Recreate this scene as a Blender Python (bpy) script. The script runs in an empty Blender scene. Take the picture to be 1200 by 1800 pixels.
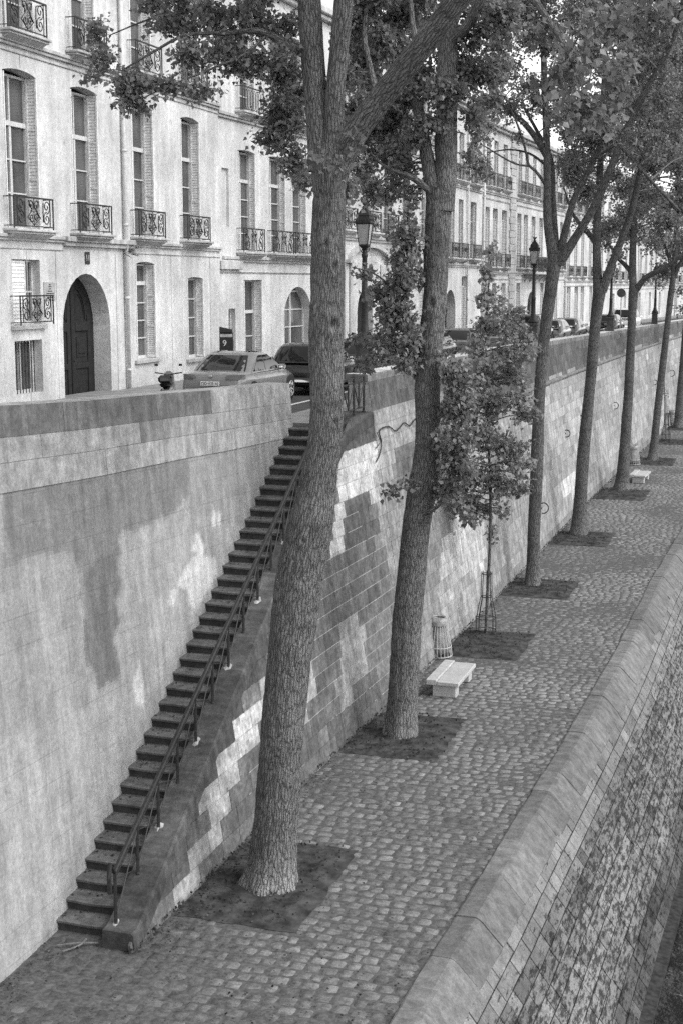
import bpy, math, random
import numpy as np
from mathutils import Vector, Matrix

# ------------------------------------------------------------------ camera, sky, sun, exposure
S = bpy.context.scene
COL = S.collection
CAM_H = 9.3
PITCH = math.atan((900 - 495) / 2500.0)
YAW = math.radians(16.704)
cd = bpy.data.cameras.new('camera')
cam = bpy.data.objects.new('camera', cd)
COL.objects.link(cam)
cam.location = (0, 0, CAM_H)
cam.rotation_euler = (math.pi / 2 - PITCH, 0, YAW)
cd.sensor_fit = 'VERTICAL'
cd.sensor_height = 36.0
cd.lens = 50.0
cd.clip_start = 0.1
cd.clip_end = 3000
S.camera = cam

SUN_EL, SUN_AZ = math.radians(48), math.radians(98)      # azimuth from +Y towards +X (over the river)
W = bpy.data.worlds.new('World')
S.world = W
W.use_nodes = True
nt = W.node_tree
bg = nt.nodes['Background']
sky = nt.nodes.new('ShaderNodeTexSky')
sky.sky_type = 'NISHITA'
sky.sun_disc = False
sky.sun_elevation = SUN_EL
sky.sun_rotation = SUN_AZ
sky.air_density = 1.0
sky.dust_density = 1.0
bw = nt.nodes.new('ShaderNodeRGBToBW')                    # black-and-white picture: a grey overcast sky
nt.links.new(sky.outputs[0], bw.inputs[0])
nt.links.new(bw.outputs[0], bg.inputs[0])
bg.inputs[1].default_value = 0.15
sd = bpy.data.lights.new('sun', 'SUN')
sd.energy = 0.9
sd.angle = math.radians(35)
sun = bpy.data.objects.new('sun', sd)
COL.objects.link(sun)
sun.rotation_euler = Vector((math.sin(SUN_AZ) * math.cos(SUN_EL), math.cos(SUN_AZ) * math.cos(SUN_EL), math.sin(SUN_EL))).to_track_quat('Z', 'Y').to_euler()
vs = S.view_settings
vs.view_transform = 'Standard'
vs.look = 'None'
vs.exposure = 1.33
vs.gamma = 1.0
S.cycles.use_denoising = False                            # keeps the fine texture (and a little grain, as in the photograph)
S.cycles.use_adaptive_sampling = True
S.cycles.adaptive_threshold = 0.055
S.cycles.adaptive_min_samples = 90
S.cycles.max_bounces = 6
S.cycles.transparent_max_bounces = 6
S.cycles.sample_clamp_indirect = 4.0

# ------------------------------------------------------------------ measuring helpers
_cy, _sy, _cp, _sp = math.cos(YAW), math.sin(YAW), math.cos(PITCH), math.sin(PITCH)
RT = np.array([_cy, _sy, 0.0])
FW = np.array([-_sy * _cp, _cy * _cp, -_sp])
DN = np.array([_sy * _sp, -_cy * _sp, -_cp])
ORG = np.array([0, 0, CAM_H])


def ray(px, py):
    return FW + RT * (px - 600) / 2500.0 + DN * (py - 900) / 2500.0


def at_z(px, py, z):
    d = ray(px, py)
    return ORG + d * ((z - CAM_H) / d[2])


def at_y(px, py, y):
    d = ray(px, py)
    return ORG + d * (y / d[1])


def at_x(px, py, x):
    d = ray(px, py)
    return ORG + d * (x / d[0])


def px_m(P):
    return float((np.array(P) - ORG) @ FW) / 2500.0        # metres per photo pixel there


def sh(y):
    return 0.00027 * max(0.0, y - 15.0) ** 2              # the quay bends gently to the right


def wall_base(y):
    if y > 71:
        return -7.75 + sh(y)
    return float(np.interp(y, [0, 14, 17, 26, 30, 40, 50, 62, 71], [-8.3, -8.2, -8.17, -7.95, -7.75, -7.5, -7.35, -7.15, -6.9]))


def face_x(y, z):
    return wall_base(y) - 0.155 * z


def kerb_in(y):
    if y > 55.5:
        return -3.363 + sh(y)
    return float(np.interp(y, [0, 10, 16.25, 17.5, 20, 23, 28, 35, 44.5, 55.5], [-4.5, -4.33, -4.23, -4.2, -4.06, -3.95, -3.72, -3.47, -3.3, -2.92]))


def top_z(y):
    return float(np.interp(y, [31, 48, 62, 70, 94, 104, 150, 300], [7.22, 7.12, 6.92, 6.82, 6.6, 6.53, 6.2, 5.5]))


def left_top_z(y):
    return float(np.interp(y, [0, 8, 17.5, 20, 23.4, 25.7, 30], [8.5, 8.1, 7.61, 7.48, 7.35, 7.24, 7.08]))


def road_z(y):
    return float(np.interp(y, [0, 10, 17.5, 30, 45, 62, 94, 110, 300], [7.4, 7.0, 6.6, 6.06, 5.99, 5.85, 5.55, 5.45, 4.6]))


def left_x(y, z):
    return -9.5 - 0.55 * z / 7.0 - 0.012 * (y - 17.0)


FX = -18.4                                                # the house fronts


def fac_x(y):
    return FX + sh(y)


# ------------------------------------------------------------------ mesh helpers
class MB:
    def __init__(s):
        s.v, s.f, s.uv, s.c, s.m = [], [], [], [], []

    def add(s, verts, faces, uv=None, col=None, mi=0):
        b = len(s.v)
        s.v.extend([tuple(map(float, p)) for p in verts])
        for k, f in enumerate(faces):
            s.f.append(tuple(b + i for i in f))
            s.uv.append([uv[i] for i in f] if uv is not None else None)
            s.c.append(col[k] if isinstance(col, (list, tuple, np.ndarray)) else col)
            s.m.append(mi)
        return s

    def box(s, x0, x1, y0, y1, z0, z1, mi=0):
        v = [(x0, y0, z0), (x1, y0, z0), (x1, y1, z0), (x0, y1, z0), (x0, y0, z1), (x1, y0, z1), (x1, y1, z1), (x0, y1, z1)]
        return s.add(v, [(0, 3, 2, 1), (4, 5, 6, 7), (0, 1, 5, 4), (1, 2, 6, 5), (2, 3, 7, 6), (3, 0, 4, 7)], mi=mi)

    def bbox(s, x0, x1, y0, y1, z0, z1, b=0.01, mi=0):
        # a box with chamfered edges
        X, Y, Z = (x0, x1), (y0, y1), (z0, z1)
        b = min(b, (x1 - x0) * .45, (y1 - y0) * .45, (z1 - z0) * .45)
        v, idx = [], {}
        for i in (0, 1):
            for j in (0, 1):
                for k in (0, 1):
                    sx, sy_, sz = (1 if i == 0 else -1), (1 if j == 0 else -1), (1 if k == 0 else -1)
                    for a in range(3):
                        p = [X[i] + sx * b, Y[j] + sy_ * b, Z[k] + sz * b]
                        p[a] = (X[i], Y[j], Z[k])[a]
                        idx[(i, j, k, a)] = len(v)
                        v.append(tuple(p))
        F = []
        for a in range(3):
            o = [q for q in range(3) if q != a]
            for e in (0, 1):
                ring = []
                for p, q in ((0, 0), (1, 0), (1, 1), (0, 1)):
                    t = [0, 0, 0]
                    t[a] = e
                    t[o[0]] = p
                    t[o[1]] = q
                    ring.append(idx[tuple(t) + (a,)])
                F.append(tuple(ring))
        for a in range(3):                                # edges along axis a
            o = [q for q in range(3) if q != a]
            for p in (0, 1):
                for q in (0, 1):
                    t0, t1 = [0, 0, 0], [0, 0, 0]
                    t0[a], t1[a] = 0, 1
                    for t in (t0, t1):
                        t[o[0]] = p
                        t[o[1]] = q
                    F.append((idx[tuple(t0) + (o[0],)], idx[tuple(t1) + (o[0],)], idx[tuple(t1) + (o[1],)], idx[tuple(t0) + (o[1],)]))
        for i in (0, 1):
            for j in (0, 1):
                for k in (0, 1):
                    F.append((idx[(i, j, k, 0)], idx[(i, j, k, 1)], idx[(i, j, k, 2)]))
        return s.add(v, F, mi=mi)

    def tube(s, pts, rad, n=6, mi=0, caps=True):
        P = np.array(pts, float)
        R = np.full(len(P), rad, float) if np.isscalar(rad) else np.array(rad, float)
        T = np.gradient(P, axis=0)
        T /= np.maximum(np.linalg.norm(T, axis=1, keepdims=True), 1e-9)
        up = np.array([0, 0, 1.0]) if abs(T[0][2]) < 0.9 else np.array([1.0, 0, 0])
        a = np.cross(up, T[0])
        a /= np.linalg.norm(a)
        V = []
        ang = np.arange(n) * 2 * math.pi / n
        for i in range(len(P)):
            a = a - T[i] * (a @ T[i])
            a /= max(np.linalg.norm(a), 1e-9)
            b = np.cross(T[i], a)
            V.append(P[i] + R[i] * (np.cos(ang)[:, None] * a + np.sin(ang)[:, None] * b))
        V = np.concatenate(V)
        F = [(i * n + j, i * n + (j + 1) % n, (i + 1) * n + (j + 1) % n, (i + 1) * n + j) for i in range(len(P) - 1) for j in range(n)]
        if caps:
            F += [tuple(range(n - 1, -1, -1)), tuple((len(P) - 1) * n + j for j in range(n))]
        return s.add(V, F, mi=mi)

    def lathe(s, prof, cx=0, cy=0, n=20, mi=0, ang0=0.0):
        V, F = [], []
        for r, z in prof:
            for j in range(n):
                t = ang0 + j * 2 * math.pi / n
                V.append((cx + r * math.cos(t), cy + r * math.sin(t), z))
        for i in range(len(prof) - 1):
            for j in range(n):
                F.append((i * n + j, i * n + (j + 1) % n, (i + 1) * n + (j + 1) % n, (i + 1) * n + j))
        F += [tuple(range(n - 1, -1, -1)), tuple((len(prof) - 1) * n + j for j in range(n))]
        return s.add(V, F, mi=mi)

    def prism(s, poly, axis, a0, a1, mi=0):
        # poly: 2-D outline; axis 'x','y','z' = the direction it is extruded in
        def p3(p, a):
            return {'x': (a, p[0], p[1]), 'y': (p[0], a, p[1]), 'z': (p[0], p[1], a)}[axis]
        n = len(poly)
        v = [p3(p, a0) for p in poly] + [p3(p, a1) for p in poly]
        f = [tuple(range(n - 1, -1, -1)), tuple(range(n, 2 * n))] + [(i, (i + 1) % n, n + (i + 1) % n, n + i) for i in range(n)]
        return s.add(v, f, mi=mi)

    def mesh(s, name, mats, smooth=False):
        me = bpy.data.meshes.new(name)
        me.from_pydata(s.v, [], s.f)
        for m in (mats if isinstance(mats, (list, tuple)) else [mats]):
            me.materials.append(m)
        if any(s.m):
            me.polygons.foreach_set('material_index', s.m)
        if any(u is not None for u in s.uv):
            L = me.uv_layers.new(name='UVMap')
            flat = []
            for u, f in zip(s.uv, s.f):
                for i in range(len(f)):
                    flat.extend(u[i] if u is not None else (0.0, 0.0))
            L.data.foreach_set('uv', flat)
        if any(c is not None for c in s.c):
            A = me.attributes.new('tint', 'FLOAT', 'FACE')
            A.data.foreach_set('value', [0.5 if c is None else float(c) for c in s.c])
        if smooth:
            me.polygons.foreach_set('use_smooth', [True] * len(s.f))
        me.validate()
        me.update()
        return me


def link(name, me, parent=None, loc=None, rot=None):
    o = bpy.data.objects.new(name, me)
    COL.objects.link(o)
    if parent is not None:
        o.parent = parent
    if loc is not None:
        o.location = loc
    if rot is not None:
        o.rotation_euler = rot
    return o


def obj(name, mb, mats, parent=None, smooth=False, loc=None, rot=None):
    return link(name, mb.mesh(name, mats, smooth), parent, loc, rot)


def tag(o, label, cat, group=None):
    o['label'] = label
    o['category'] = cat
    if group:
        o['group'] = group
    return o


def thing(name, label, cat, loc=(0, 0, 0), rotz=0.0, group=None):
    o = bpy.data.objects.new(name, None)
    o.empty_display_size = 0.2
    COL.objects.link(o)
    o.location = loc
    o.rotation_euler = (0, 0, rotz)
    return tag(o, label, cat, group)


def struct(o, kind='structure'):
    o['kind'] = kind
    return o


def copy_tree(o, parent=None):
    c = o.copy()
    COL.objects.link(c)
    if parent is not None:
        c.parent = parent
    for ch in list(o.children):
        copy_tree(ch, c)
    return c


def fast_mesh(name, V, F3, mat, tint=None, smooth=False):
    # numpy triangles -> mesh
    me = bpy.data.meshes.new(name)
    V = np.asarray(V, np.float32)
    F3 = np.asarray(F3, np.int32)
    k = F3.shape[1]
    me.vertices.add(len(V))
    me.vertices.foreach_set('co', V.ravel())
    me.loops.add(F3.size)
    me.loops.foreach_set('vertex_index', F3.ravel())
    me.polygons.add(len(F3))
    me.polygons.foreach_set('loop_start', np.arange(0, F3.size, k, dtype=np.int32))
    me.materials.append(mat)
    if tint is not None:
        A = me.attributes.new('tint', 'FLOAT', 'FACE')
        A.data.foreach_set('value', np.asarray(tint, np.float32))
    me.update(calc_edges=True)
    if smooth:
        me.polygons.foreach_set('use_smooth', np.ones(len(F3), bool))
    return me


_T = np.random.default_rng(5).random((256, 256))


def vnoise(x, y, per=None):
    x, y = np.asarray(x, float), np.asarray(y, float)
    xi, yi = np.floor(x).astype(int), np.floor(y).astype(int)
    fx, fy = x - xi, y - yi
    fx, fy = fx * fx * (3 - 2 * fx), fy * fy * (3 - 2 * fy)
    x0, x1 = (xi, xi + 1) if per is None else (xi % per, (xi + 1) % per)
    x0, x1, y0, y1 = x0 % 256, x1 % 256, yi % 256, (yi + 1) % 256
    return (_T[x0, y0] * (1 - fx) + _T[x1, y0] * fx) * (1 - fy) + (_T[x0, y1] * (1 - fx) + _T[x1, y1] * fx) * fy


def fbm(x, y, o=4):
    t, a = 0.0, 0.5
    for i in range(o):
        t = t + a * vnoise(np.asarray(x) * 2 ** i + 17 * i, np.asarray(y) * 2 ** i + 31 * i)
        a *= 0.5
    return t


def smooth_path(P, step):
    # Catmull-Rom resample of rows (any number of columns; the first three are xyz)
    P = np.array(P, float)
    Q = np.vstack([2 * P[0] - P[1], P, 2 * P[-1] - P[-2]])
    out = []
    for i in range(1, len(Q) - 2):
        n = max(1, int(math.ceil(np.linalg.norm(Q[i + 1][:3] - Q[i][:3]) / step)))
        for k in range(n):
            t = k / n
            out.append(0.5 * ((2 * Q[i]) + (Q[i + 1] - Q[i - 1]) * t + (2 * Q[i - 1] - 5 * Q[i] + 4 * Q[i + 1] - Q[i + 2]) * t * t + (3 * Q[i] - Q[i - 1] - 3 * Q[i + 1] + Q[i + 2]) * t ** 3))
    out.append(P[-1])
    return np.array(out)


def in_poly(x, y, poly):
    x, y = np.asarray(x, float), np.asarray(y, float)
    c = np.zeros(x.shape, bool)
    n = len(poly)
    for i in range(n):
        (x0, y0), (x1, y1) = poly[i], poly[(i + 1) % n]
        if y0 == y1:
            continue
        m = ((y0 > y) != (y1 > y)) & (x < (x1 - x0) * (y - y0) / (y1 - y0) + x0)
        c ^= m
    return c


# ------------------------------------------------------------------ materials (all grey: the picture is black and white)
class NT:
    def __init__(s, name):
        s.m = bpy.data.materials.new(name)
        s.m.use_nodes = True
        s.t = s.m.node_tree
        s.b = s.t.nodes['Principled BSDF']

    def n(s, typ, ins=None, **kw):
        o = s.t.nodes.new('ShaderNode' + typ)
        for k, v in kw.items():
            setattr(o, k, v)
        for k, v in (ins or {}).items():
            s.set(o.inputs[k], v)
        return o

    def set(s, sock, v):
        if isinstance(v, bpy.types.NodeSocket):
            s.t.links.new(v, sock)
        elif isinstance(v, bpy.types.Node):
            s.t.links.new(v.outputs[0], sock)
        else:
            sock.default_value = v

    def math(s, op, a, b=0.0, clamp=False):
        o = s.n('Math', {0: a, 1: b}, operation=op)
        o.use_clamp = clamp
        return o.outputs[0]

    def noise(s, vec, scale, detail=5.0, rough=0.55, dist=0.0):
        return s.n('TexNoise', {'Vector': vec, 'Scale': scale, 'Detail': detail, 'Roughness': rough, 'Distortion': dist}).outputs[0]

    def ramp(s, v, a, b, lo=0.0, hi=1.0):
        o = s.n('MapRange', {0: v, 1: a, 2: b, 3: lo, 4: hi})
        o.clamp = True
        o.interpolation_type = 'SMOOTHSTEP'
        return o.outputs[0]

    def scaled(s, vec, sc):
        return s.n('Mapping', {'Vector': vec, 'Scale': sc}).outputs[0]

    def coords(s, which='Object'):
        return s.n('TexCoord').outputs[which]

    def geo(s):
        return s.n('NewGeometry').outputs['Position']

    def tint(s):
        return s.n('Attribute', attribute_name='tint').outputs['Fac']

    def done(s, val, rough=0.85, spec=0.25, bump=None, bdist=0.01, bstr=1.0, metal=0.0):
        c = s.n('CombineColor', {0: val, 1: val, 2: val})
        s.set(s.b.inputs['Base Color'], c.outputs[0])
        s.set(s.b.inputs['Roughness'], rough)
        s.b.inputs['Specular IOR Level'].default_value = spec
        s.b.inputs['Metallic'].default_value = metal
        if bump is not None:
            bn = s.n('Bump', {'Height': bump, 'Distance': bdist, 'Strength': bstr})
            s.set(s.b.inputs['Normal'], bn.outputs[0])
        return s.m


def simple(name, v, rough=0.6, spec=0.3, var=0.25, scale=8.0, metal=0.0, bump=0.0):
    t = NT(name)
    co = t.coords()
    n = t.noise(co, scale, 6)
    val = t.math('MULTIPLY', t.ramp(n, 0.25, 0.75, 1 - var, 1 + var), v)
    return t.done(val, rough, spec, n if bump else None, bump, 1.0, metal)


def plaster(name, v, stain=0.25, joint=None):
    # pale lime-stone / render: blotches, rain streaks, grain
    t = NT(name)
    co = t.geo()
    a = t.ramp(t.noise(co, 0.55, 6, 0.6), 0.3, 0.7, 1 - stain, 1.05)
    b = t.ramp(t.noise(t.scaled(co, (2.2, 2.2, 0.25)), 1.6, 5, 0.6), 0.35, 0.72, 1 - stain * .6, 1.04)
    g0 = t.noise(co, 9, 7, 0.7)
    g = t.ramp(g0, 0.25, 0.75, 0.82, 1.12)
    d = t.ramp(t.noise(co, 2.3, 8, 0.72), 0.56, 0.75, 1.0, 1 - stain)
    val = t.math('MULTIPLY', t.math('MULTIPLY', t.math('MULTIPLY', a, b), t.math('MULTIPLY', g, d)), v)
    if joint:                                             # faint ashlar joints
        uvw = t.n('SeparateXYZ', {0: co})
        cv = t.n('CombineXYZ', {0: uvw.outputs[1], 1: uvw.outputs[2], 2: 0.0})
        br = t.n('TexBrick', {'Vector': cv.outputs[0], 'Color1': (1, 1, 1, 1), 'Color2': (0.90, 0.90, 0.90, 1), 'Mortar': (0.72, 0.72, 0.72, 1), 'Scale': 1.0, 'Mortar Size': 0.012, 'Brick Width': joint[0], 'Row Height': joint[1]})
        bwn = t.n('RGBToBW', {0: br.outputs[0]})
        val = t.math('MULTIPLY', val, bwn.outputs[0])
    return t.done(val, 0.9, 0.15, g0, 0.012)


def stone(name, v, contrast=0.35, tint=True, scale=6.0, bump=0.02, streak=0.3, rough=0.9, joint=None):
    # weathered stone whose faces carry their own tint
    t = NT(name)
    co = t.geo()
    n1 = t.noise(co, scale, 8, 0.68)
    n2 = t.noise(co, scale * 6, 4, 0.6)
    n3 = t.noise(t.scaled(co, (0.25, 3.2, 0.35)), 1.5, 6, 0.65)
    val = t.math('MULTIPLY', t.ramp(n1, 0.25, 0.75, 1 - contrast, 1 + contrast), t.ramp(n2, 0.2, 0.8, 0.8, 1.2))
    val = t.math('MULTIPLY', val, t.ramp(n3, 0.3, 0.7, 1 - streak, 1 + streak * .4))
    val = t.math('MULTIPLY', val, t.math('MULTIPLY', t.tint(), v * 2) if tint else v)
    if joint:
        uvw = t.n('SeparateXYZ', {0: co})
        wv = t.math('ADD', uvw.outputs[2], t.math('MULTIPLY', uvw.outputs[1], 0.045))
        cv = t.n('CombineXYZ', {0: uvw.outputs[1], 1: t.math('ADD', wv, t.math('MULTIPLY', n1, 0.02)), 2: 0.0})
        br = t.n('TexBrick', {'Vector': cv.outputs[0], 'Color1': (1, 1, 1, 1), 'Color2': (.95, .95, .95, 1), 'Mortar': (.74, .74, .74, 1), 'Scale': 1.0, 'Mortar Size': 0.009, 'Mortar Smooth': 0.5, 'Brick Width': joint[0], 'Row Height': joint[1]})
        fade = t.ramp(t.noise(co, 0.9, 3), 0.35, 0.6)
        jm = t.math('ADD', t.math('MULTIPLY', t.n('RGBToBW', {0: br.outputs[0]}).outputs[0], fade), t.math('SUBTRACT', 1.0, fade))
        val = t.math('MULTIPLY', val, jm)
    return t.done(val, rough, 0.2, t.math('ADD', n1, t.math('MULTIPLY', n2, 0.4)), bump)


def bark(name, v):
    t = NT(name)
    uv = t.n('UVMap').outputs[0]
    wob = t.n('TexNoise', {'Vector': uv, 'Scale': 4.5, 'Detail': 6.0, 'Roughness': 0.65})
    off = t.n('VectorMath', {0: wob.outputs[1], 1: (0.10, 0.10, 0.10)}, operation='MULTIPLY')
    u2 = t.n('VectorMath', {0: uv, 1: off.outputs[0]}, operation='ADD')
    m = t.scaled(u2.outputs[0], (23.0, 4.0, 1.0))
    vo = t.n('TexVoronoi', {'Vector': m, 'Scale': 1.0, 'Randomness': 1.0}, feature='DISTANCE_TO_EDGE', voronoi_dimensions='2D')
    m2 = t.scaled(u2.outputs[0], (36.0, 15.0, 1.0))
    vo2 = t.n('TexVoronoi', {'Vector': m2, 'Scale': 1.0}, feature='DISTANCE_TO_EDGE', voronoi_dimensions='2D')
    e = t.ramp(vo.outputs[0], 0.0, 0.22)
    e2 = t.ramp(vo2.outputs[0], 0.0, 0.2)
    n = t.noise(t.scaled(uv, (30, 9, 1)), 1.0, 6, 0.7)
    big = t.noise(t.geo(), 2.2, 6, 0.65)
    h = t.math('ADD', t.math('MULTIPLY', e, 0.7), t.math('ADD', t.math('MULTIPLY', e2, 0.3), t.math('MULTIPLY', n, 0.35)))
    val = t.math('MULTIPLY', t.ramp(h, 0.15, 1.15, 0.5, 1.2), v)
    val = t.math('MULTIPLY', val, t.ramp(big, 0.3, 0.7, 0.78, 1.2))
    zz = t.n('SeparateXYZ', {0: t.geo()}).outputs[2]
    val = t.math('MULTIPLY', val, t.ramp(t.math('ADD', zz, t.math('MULTIPLY', n, 0.5)), 0.35, 1.1, 1.45, 1.0))   # bark worn pale at the foot
    return t.done(val, 0.95, 0.1, h, 0.03)


def smooth_bark(name, v):
    t = NT(name)
    co = t.geo()
    n = t.noise(t.scaled(co, (9, 9, 2.5)), 1.0, 6, 0.65)
    val = t.math('MULTIPLY', t.ramp(n, 0.3, 0.7, 0.7, 1.25), v)
    return t.done(val, 0.9, 0.15, n, 0.03)


def leaf_mat(name, v):
    t = NT(name)
    val = t.math('MULTIPLY', t.tint(), v * 2)
    c = t.n('CombineColor', {0: val, 1: val, 2: val})
    t.set(t.b.inputs['Base Color'], c.outputs[0])
    t.b.inputs['Roughness'].default_value = 0.42
    t.b.inputs['Specular IOR Level'].default_value = 0.35
    tr = t.n('BsdfTranslucent', {0: c.outputs[0]})
    mx = t.n('MixShader', {0: 0.5, 1: t.b.outputs[0], 2: tr.outputs[0]})
    t.set(t.t.nodes['Material Output'].inputs[0], mx.outputs[0])
    return t.m


def glass_mat(name, v=0.02, rough=0.08):
    t = NT(name)
    n = t.noise(t.geo(), 0.8, 3)
    val = t.math('MULTIPLY', t.ramp(n, 0.3, 0.7, 0.6, 1.4), v)
    return t.done(val, rough, 0.5, n, 0.01)


def paint_mat(name, v, rough=0.22):
    t = NT(name)
    n = t.noise(t.coords(), 5, 5)
    val = t.math('MULTIPLY', t.ramp(n, 0.3, 0.7, 0.93, 1.06), v)
    t.b.inputs['Coat Weight'].default_value = 0.6
    t.b.inputs['Coat Roughness'].default_value = 0.05
    return t.done(val, rough, 0.5)


def bank_mat(name, v):
    t = NT(name)
    co = t.geo()
    n1 = t.noise(co, 5.0, 8, 0.7)
    n2 = t.noise(co, 28.0, 4, 0.65)
    st = t.noise(t.scaled(co, (8.5, 2.0, 8.5)), 1.5, 8, 0.78)
    z = t.n('SeparateXYZ', {0: co}).outputs[2]
    band = t.math('MULTIPLY', t.ramp(z, -0.5, -1.1), t.ramp(z, -3.2, -1.9))
    mask = t.ramp(t.math('ADD', st, t.math('MULTIPLY', band, 0.10)), 0.565, 0.64)
    low = t.ramp(z, -1.9, -2.3)
    val = t.math('MULTIPLY', t.ramp(n1, 0.25, 0.75, 0.7, 1.3), t.ramp(n2, 0.2, 0.8, 0.72, 1.28))
    val = t.math('MULTIPLY', val, t.math('SUBTRACT', 1.0, t.math('MULTIPLY', mask, 0.78)))
    val = t.math('MULTIPLY', val, t.math('SUBTRACT', 1.0, t.math('MULTIPLY', low, 0.35)))
    val = t.math('MULTIPLY', val, t.math('MULTIPLY', t.tint(), v * 2))
    return t.done(val, 0.9, 0.2, t.math('ADD', n1, t.math('MULTIPLY', n2, 0.5)), 0.02)


M = dict(
    plaster=plaster('limestone_front', 0.70, 0.27),
    plaster_b=plaster('limestone_front_b', 0.69, 0.26, (1.1, 0.42)),
    plaster_c=plaster('limestone_front_c', 0.68, 0.25),
    trim=plaster('limestone_trim', 0.58, 0.35),
    white=simple('white_paint', 0.55, 0.6, 0.3, 0.15),
    shutter=simple('shutter_paint', 0.74, 0.7, 0.2, 0.2),
    greyshut=simple('grey_shutter_paint', 0.36, 0.7, 0.2, 0.2),
    greyiron=simple('weathered_iron', 0.06, 0.7, 0.2, 0.4, 8),
    iron=simple('black_iron', 0.022, 0.5, 0.35, 0.4, 20),
    door=simple('dark_door_paint', 0.02, 0.6, 0.2, 0.25, 6),
    glass=glass_mat('window_glass', 0.085),
    carglass=glass_mat('car_glass', 0.012, 0.03),
    roof=simple('zinc_roof', 0.5, 0.5, 0.4, 0.2, 2),
    wallR=stone('quay_wall_stone', 0.30, 0.36, True, 3.0, 0.014, 0.26),
    mortar=simple('lime_mortar', 0.34, 0.95, 0.1, 0.3, 10),
    wallL=stone('stair_wall_render', 0.30, 0.20, True, 3.0, 0.014, 0.22, joint=(1.35, 0.42)),
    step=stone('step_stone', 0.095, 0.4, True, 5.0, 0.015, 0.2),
    string=stone('stringer_stone', 0.078, 0.45, True, 4.0, 0.02, 0.35),
    cobble=stone('cobble_stone', 0.168, 0.45, True, 9.0, 0.012, 0.1),
    joint=simple('cobble_joint', 0.10, 0.95, 0.1, 0.4, 12),
    kerb=stone('kerb_stone', 0.155, 0.36, True, 5.0, 0.012, 0.15),
    bank=bank_mat('embankment_stone', 0.19),
    bankjoint=simple('embankment_joint', 0.04, 0.95, 0.1, 0.5, 8),
    soil=simple('soil', 0.06, 1.0, 0.05, 0.6, 3.5, bump=0.05),
    asphalt=simple('asphalt', 0.055, 0.9, 0.2, 0.25, 3, bump=0.01),
    pave=simple('pavement_slab', 0.22, 0.9, 0.2, 0.2, 3, bump=0.01),
    bark=bark('fissured_bark', 0.168),
    bark_dark=bark('dark_fissured_bark', 0.13),
    weed=leaf_mat('weed_leaf', 0.06),
    bark2=smooth_bark('smooth_bark', 0.17),
    leaf=leaf_mat('poplar_leaf', 0.23),
    leafy=leaf_mat('young_leaf', 0.26),
    tyre=simple('tyre_rubber', 0.02, 0.8, 0.2, 0.2),
    rim=simple('alloy_rim', 0.5, 0.3, 0.5, 0.1, metal=0.6),
    chrome=simple('chrome', 0.6, 0.2, 0.5, 0.05, metal=1.0),
    plastic=simple('black_plastic', 0.02, 0.5, 0.3, 0.2),
    lampglass=simple('lamp_glass', 0.38, 0.25, 0.5, 0.1),
    tail=simple('tail_lamp', 0.10, 0.15, 0.5, 0.1),
    plate=simple('plate_white', 0.75, 0.5, 0.3, 0.03),
    bench=stone('bench_stone', 0.42, 0.15, False, 8.0, 0.006, 0.1),
    bag=simple('clear_bag', 0.24, 0.35, 0.4, 0.3, 6, bump=0.05),
    silver=paint_mat('silver_car_paint', 0.16),
    black=paint_mat('black_car_paint', 0.012),
    grey=paint_mat('grey_car_paint', 0.09),
    whitecar=paint_mat('white_car_paint', 0.7),
    litter=leaf_mat('dry_leaf', 0.12),
)


def water_mat():
    t = NT('river_water')
    n = t.noise(t.scaled(t.geo(), (1, 1, 1)), 1.4, 5, 0.55)
    return t.done(0.012, 0.08, 0.4, n, 0.08)


M['water'] = water_mat()


def pr(P):
    d = np.asarray(P, float) - ORG
    Z = d @ FW
    return 600 + 2500 * (d @ RT) / Z, 900 + 2500 * (d @ DN) / Z


rng = np.random.default_rng(11)
random.seed(4)

# ------------------------------------------------------------------ ground sheets
def strip(name, ys, xa, xb, z, mat, kerb=None, kind='structure'):
    mb = MB()
    V, F = [], []
    for y in ys:
        V += [(xa(y), y, z(y)), (xb(y), y, z(y))]
    for i in range(len(ys) - 1):
        F.append((2 * i, 2 * i + 1, 2 * i + 3, 2 * i + 2))
    mb.add(V, F)
    if kerb:                                              # kerb = (edge function, top, drop)
        e, dz = kerb
        V, F = [], []
        for y in ys:
            V += [(e(y), y, z(y)), (e(y), y, z(y) - dz)]
        for i in range(len(ys) - 1):
            F.append((2 * i, 2 * i + 1, 2 * i + 3, 2 * i + 2))
        mb.add(V, F)
    return struct(obj(name, mb, mat), kind)


YS = [0, 4, 8, 11, 14, 17, 20, 23, 26, 28, 29.9]
YL = [30, 31.4] + [31.4 + 3 * i for i in range(1, 100)]
KR = lambda y: -11.0 + sh(y)                              # kerb lines of the street
KH = lambda y: -16.55 + sh(y)
strip('road', YS + YL, lambda y: KH(y) - .1, lambda y: KR(y) + .1, road_z, M['asphalt'])
strip('river_pavement', YS, KR, lambda y: left_x(y, 6.8) - .2, lambda y: road_z(y) + .13, M['pave'], (KR, .2))
strip('river_pavement', YL, KR, lambda y: face_x(y, 6.3) - (.06 if y > 31.3 else .5), lambda y: road_z(y) + .13, M['pave'], (KR, .2))
strip('house_pavement', YS + YL, lambda y: fac_x(y) - .6, KH, lambda y: road_z(y) + .12, M['pave'], (KH, .2))

strip('parking_line', YS + YL, lambda y: -12.45 + sh(y), lambda y: -12.33 + sh(y), lambda y: road_z(y) + .006, M['white'])
mb = MB()
ysq = [-5 + 3 * i for i in range(110)]
V = []
for y in ysq:
    V += [(wall_base(y) - 1.6, y, 0.0), (kerb_in(y) + .3, y, 0.0)]
mb.add(V, [(2 * i, 2 * i + 1, 2 * i + 3, 2 * i + 2) for i in range(len(ysq) - 1)])
struct(obj('quay_path', mb, M['joint']))

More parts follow.
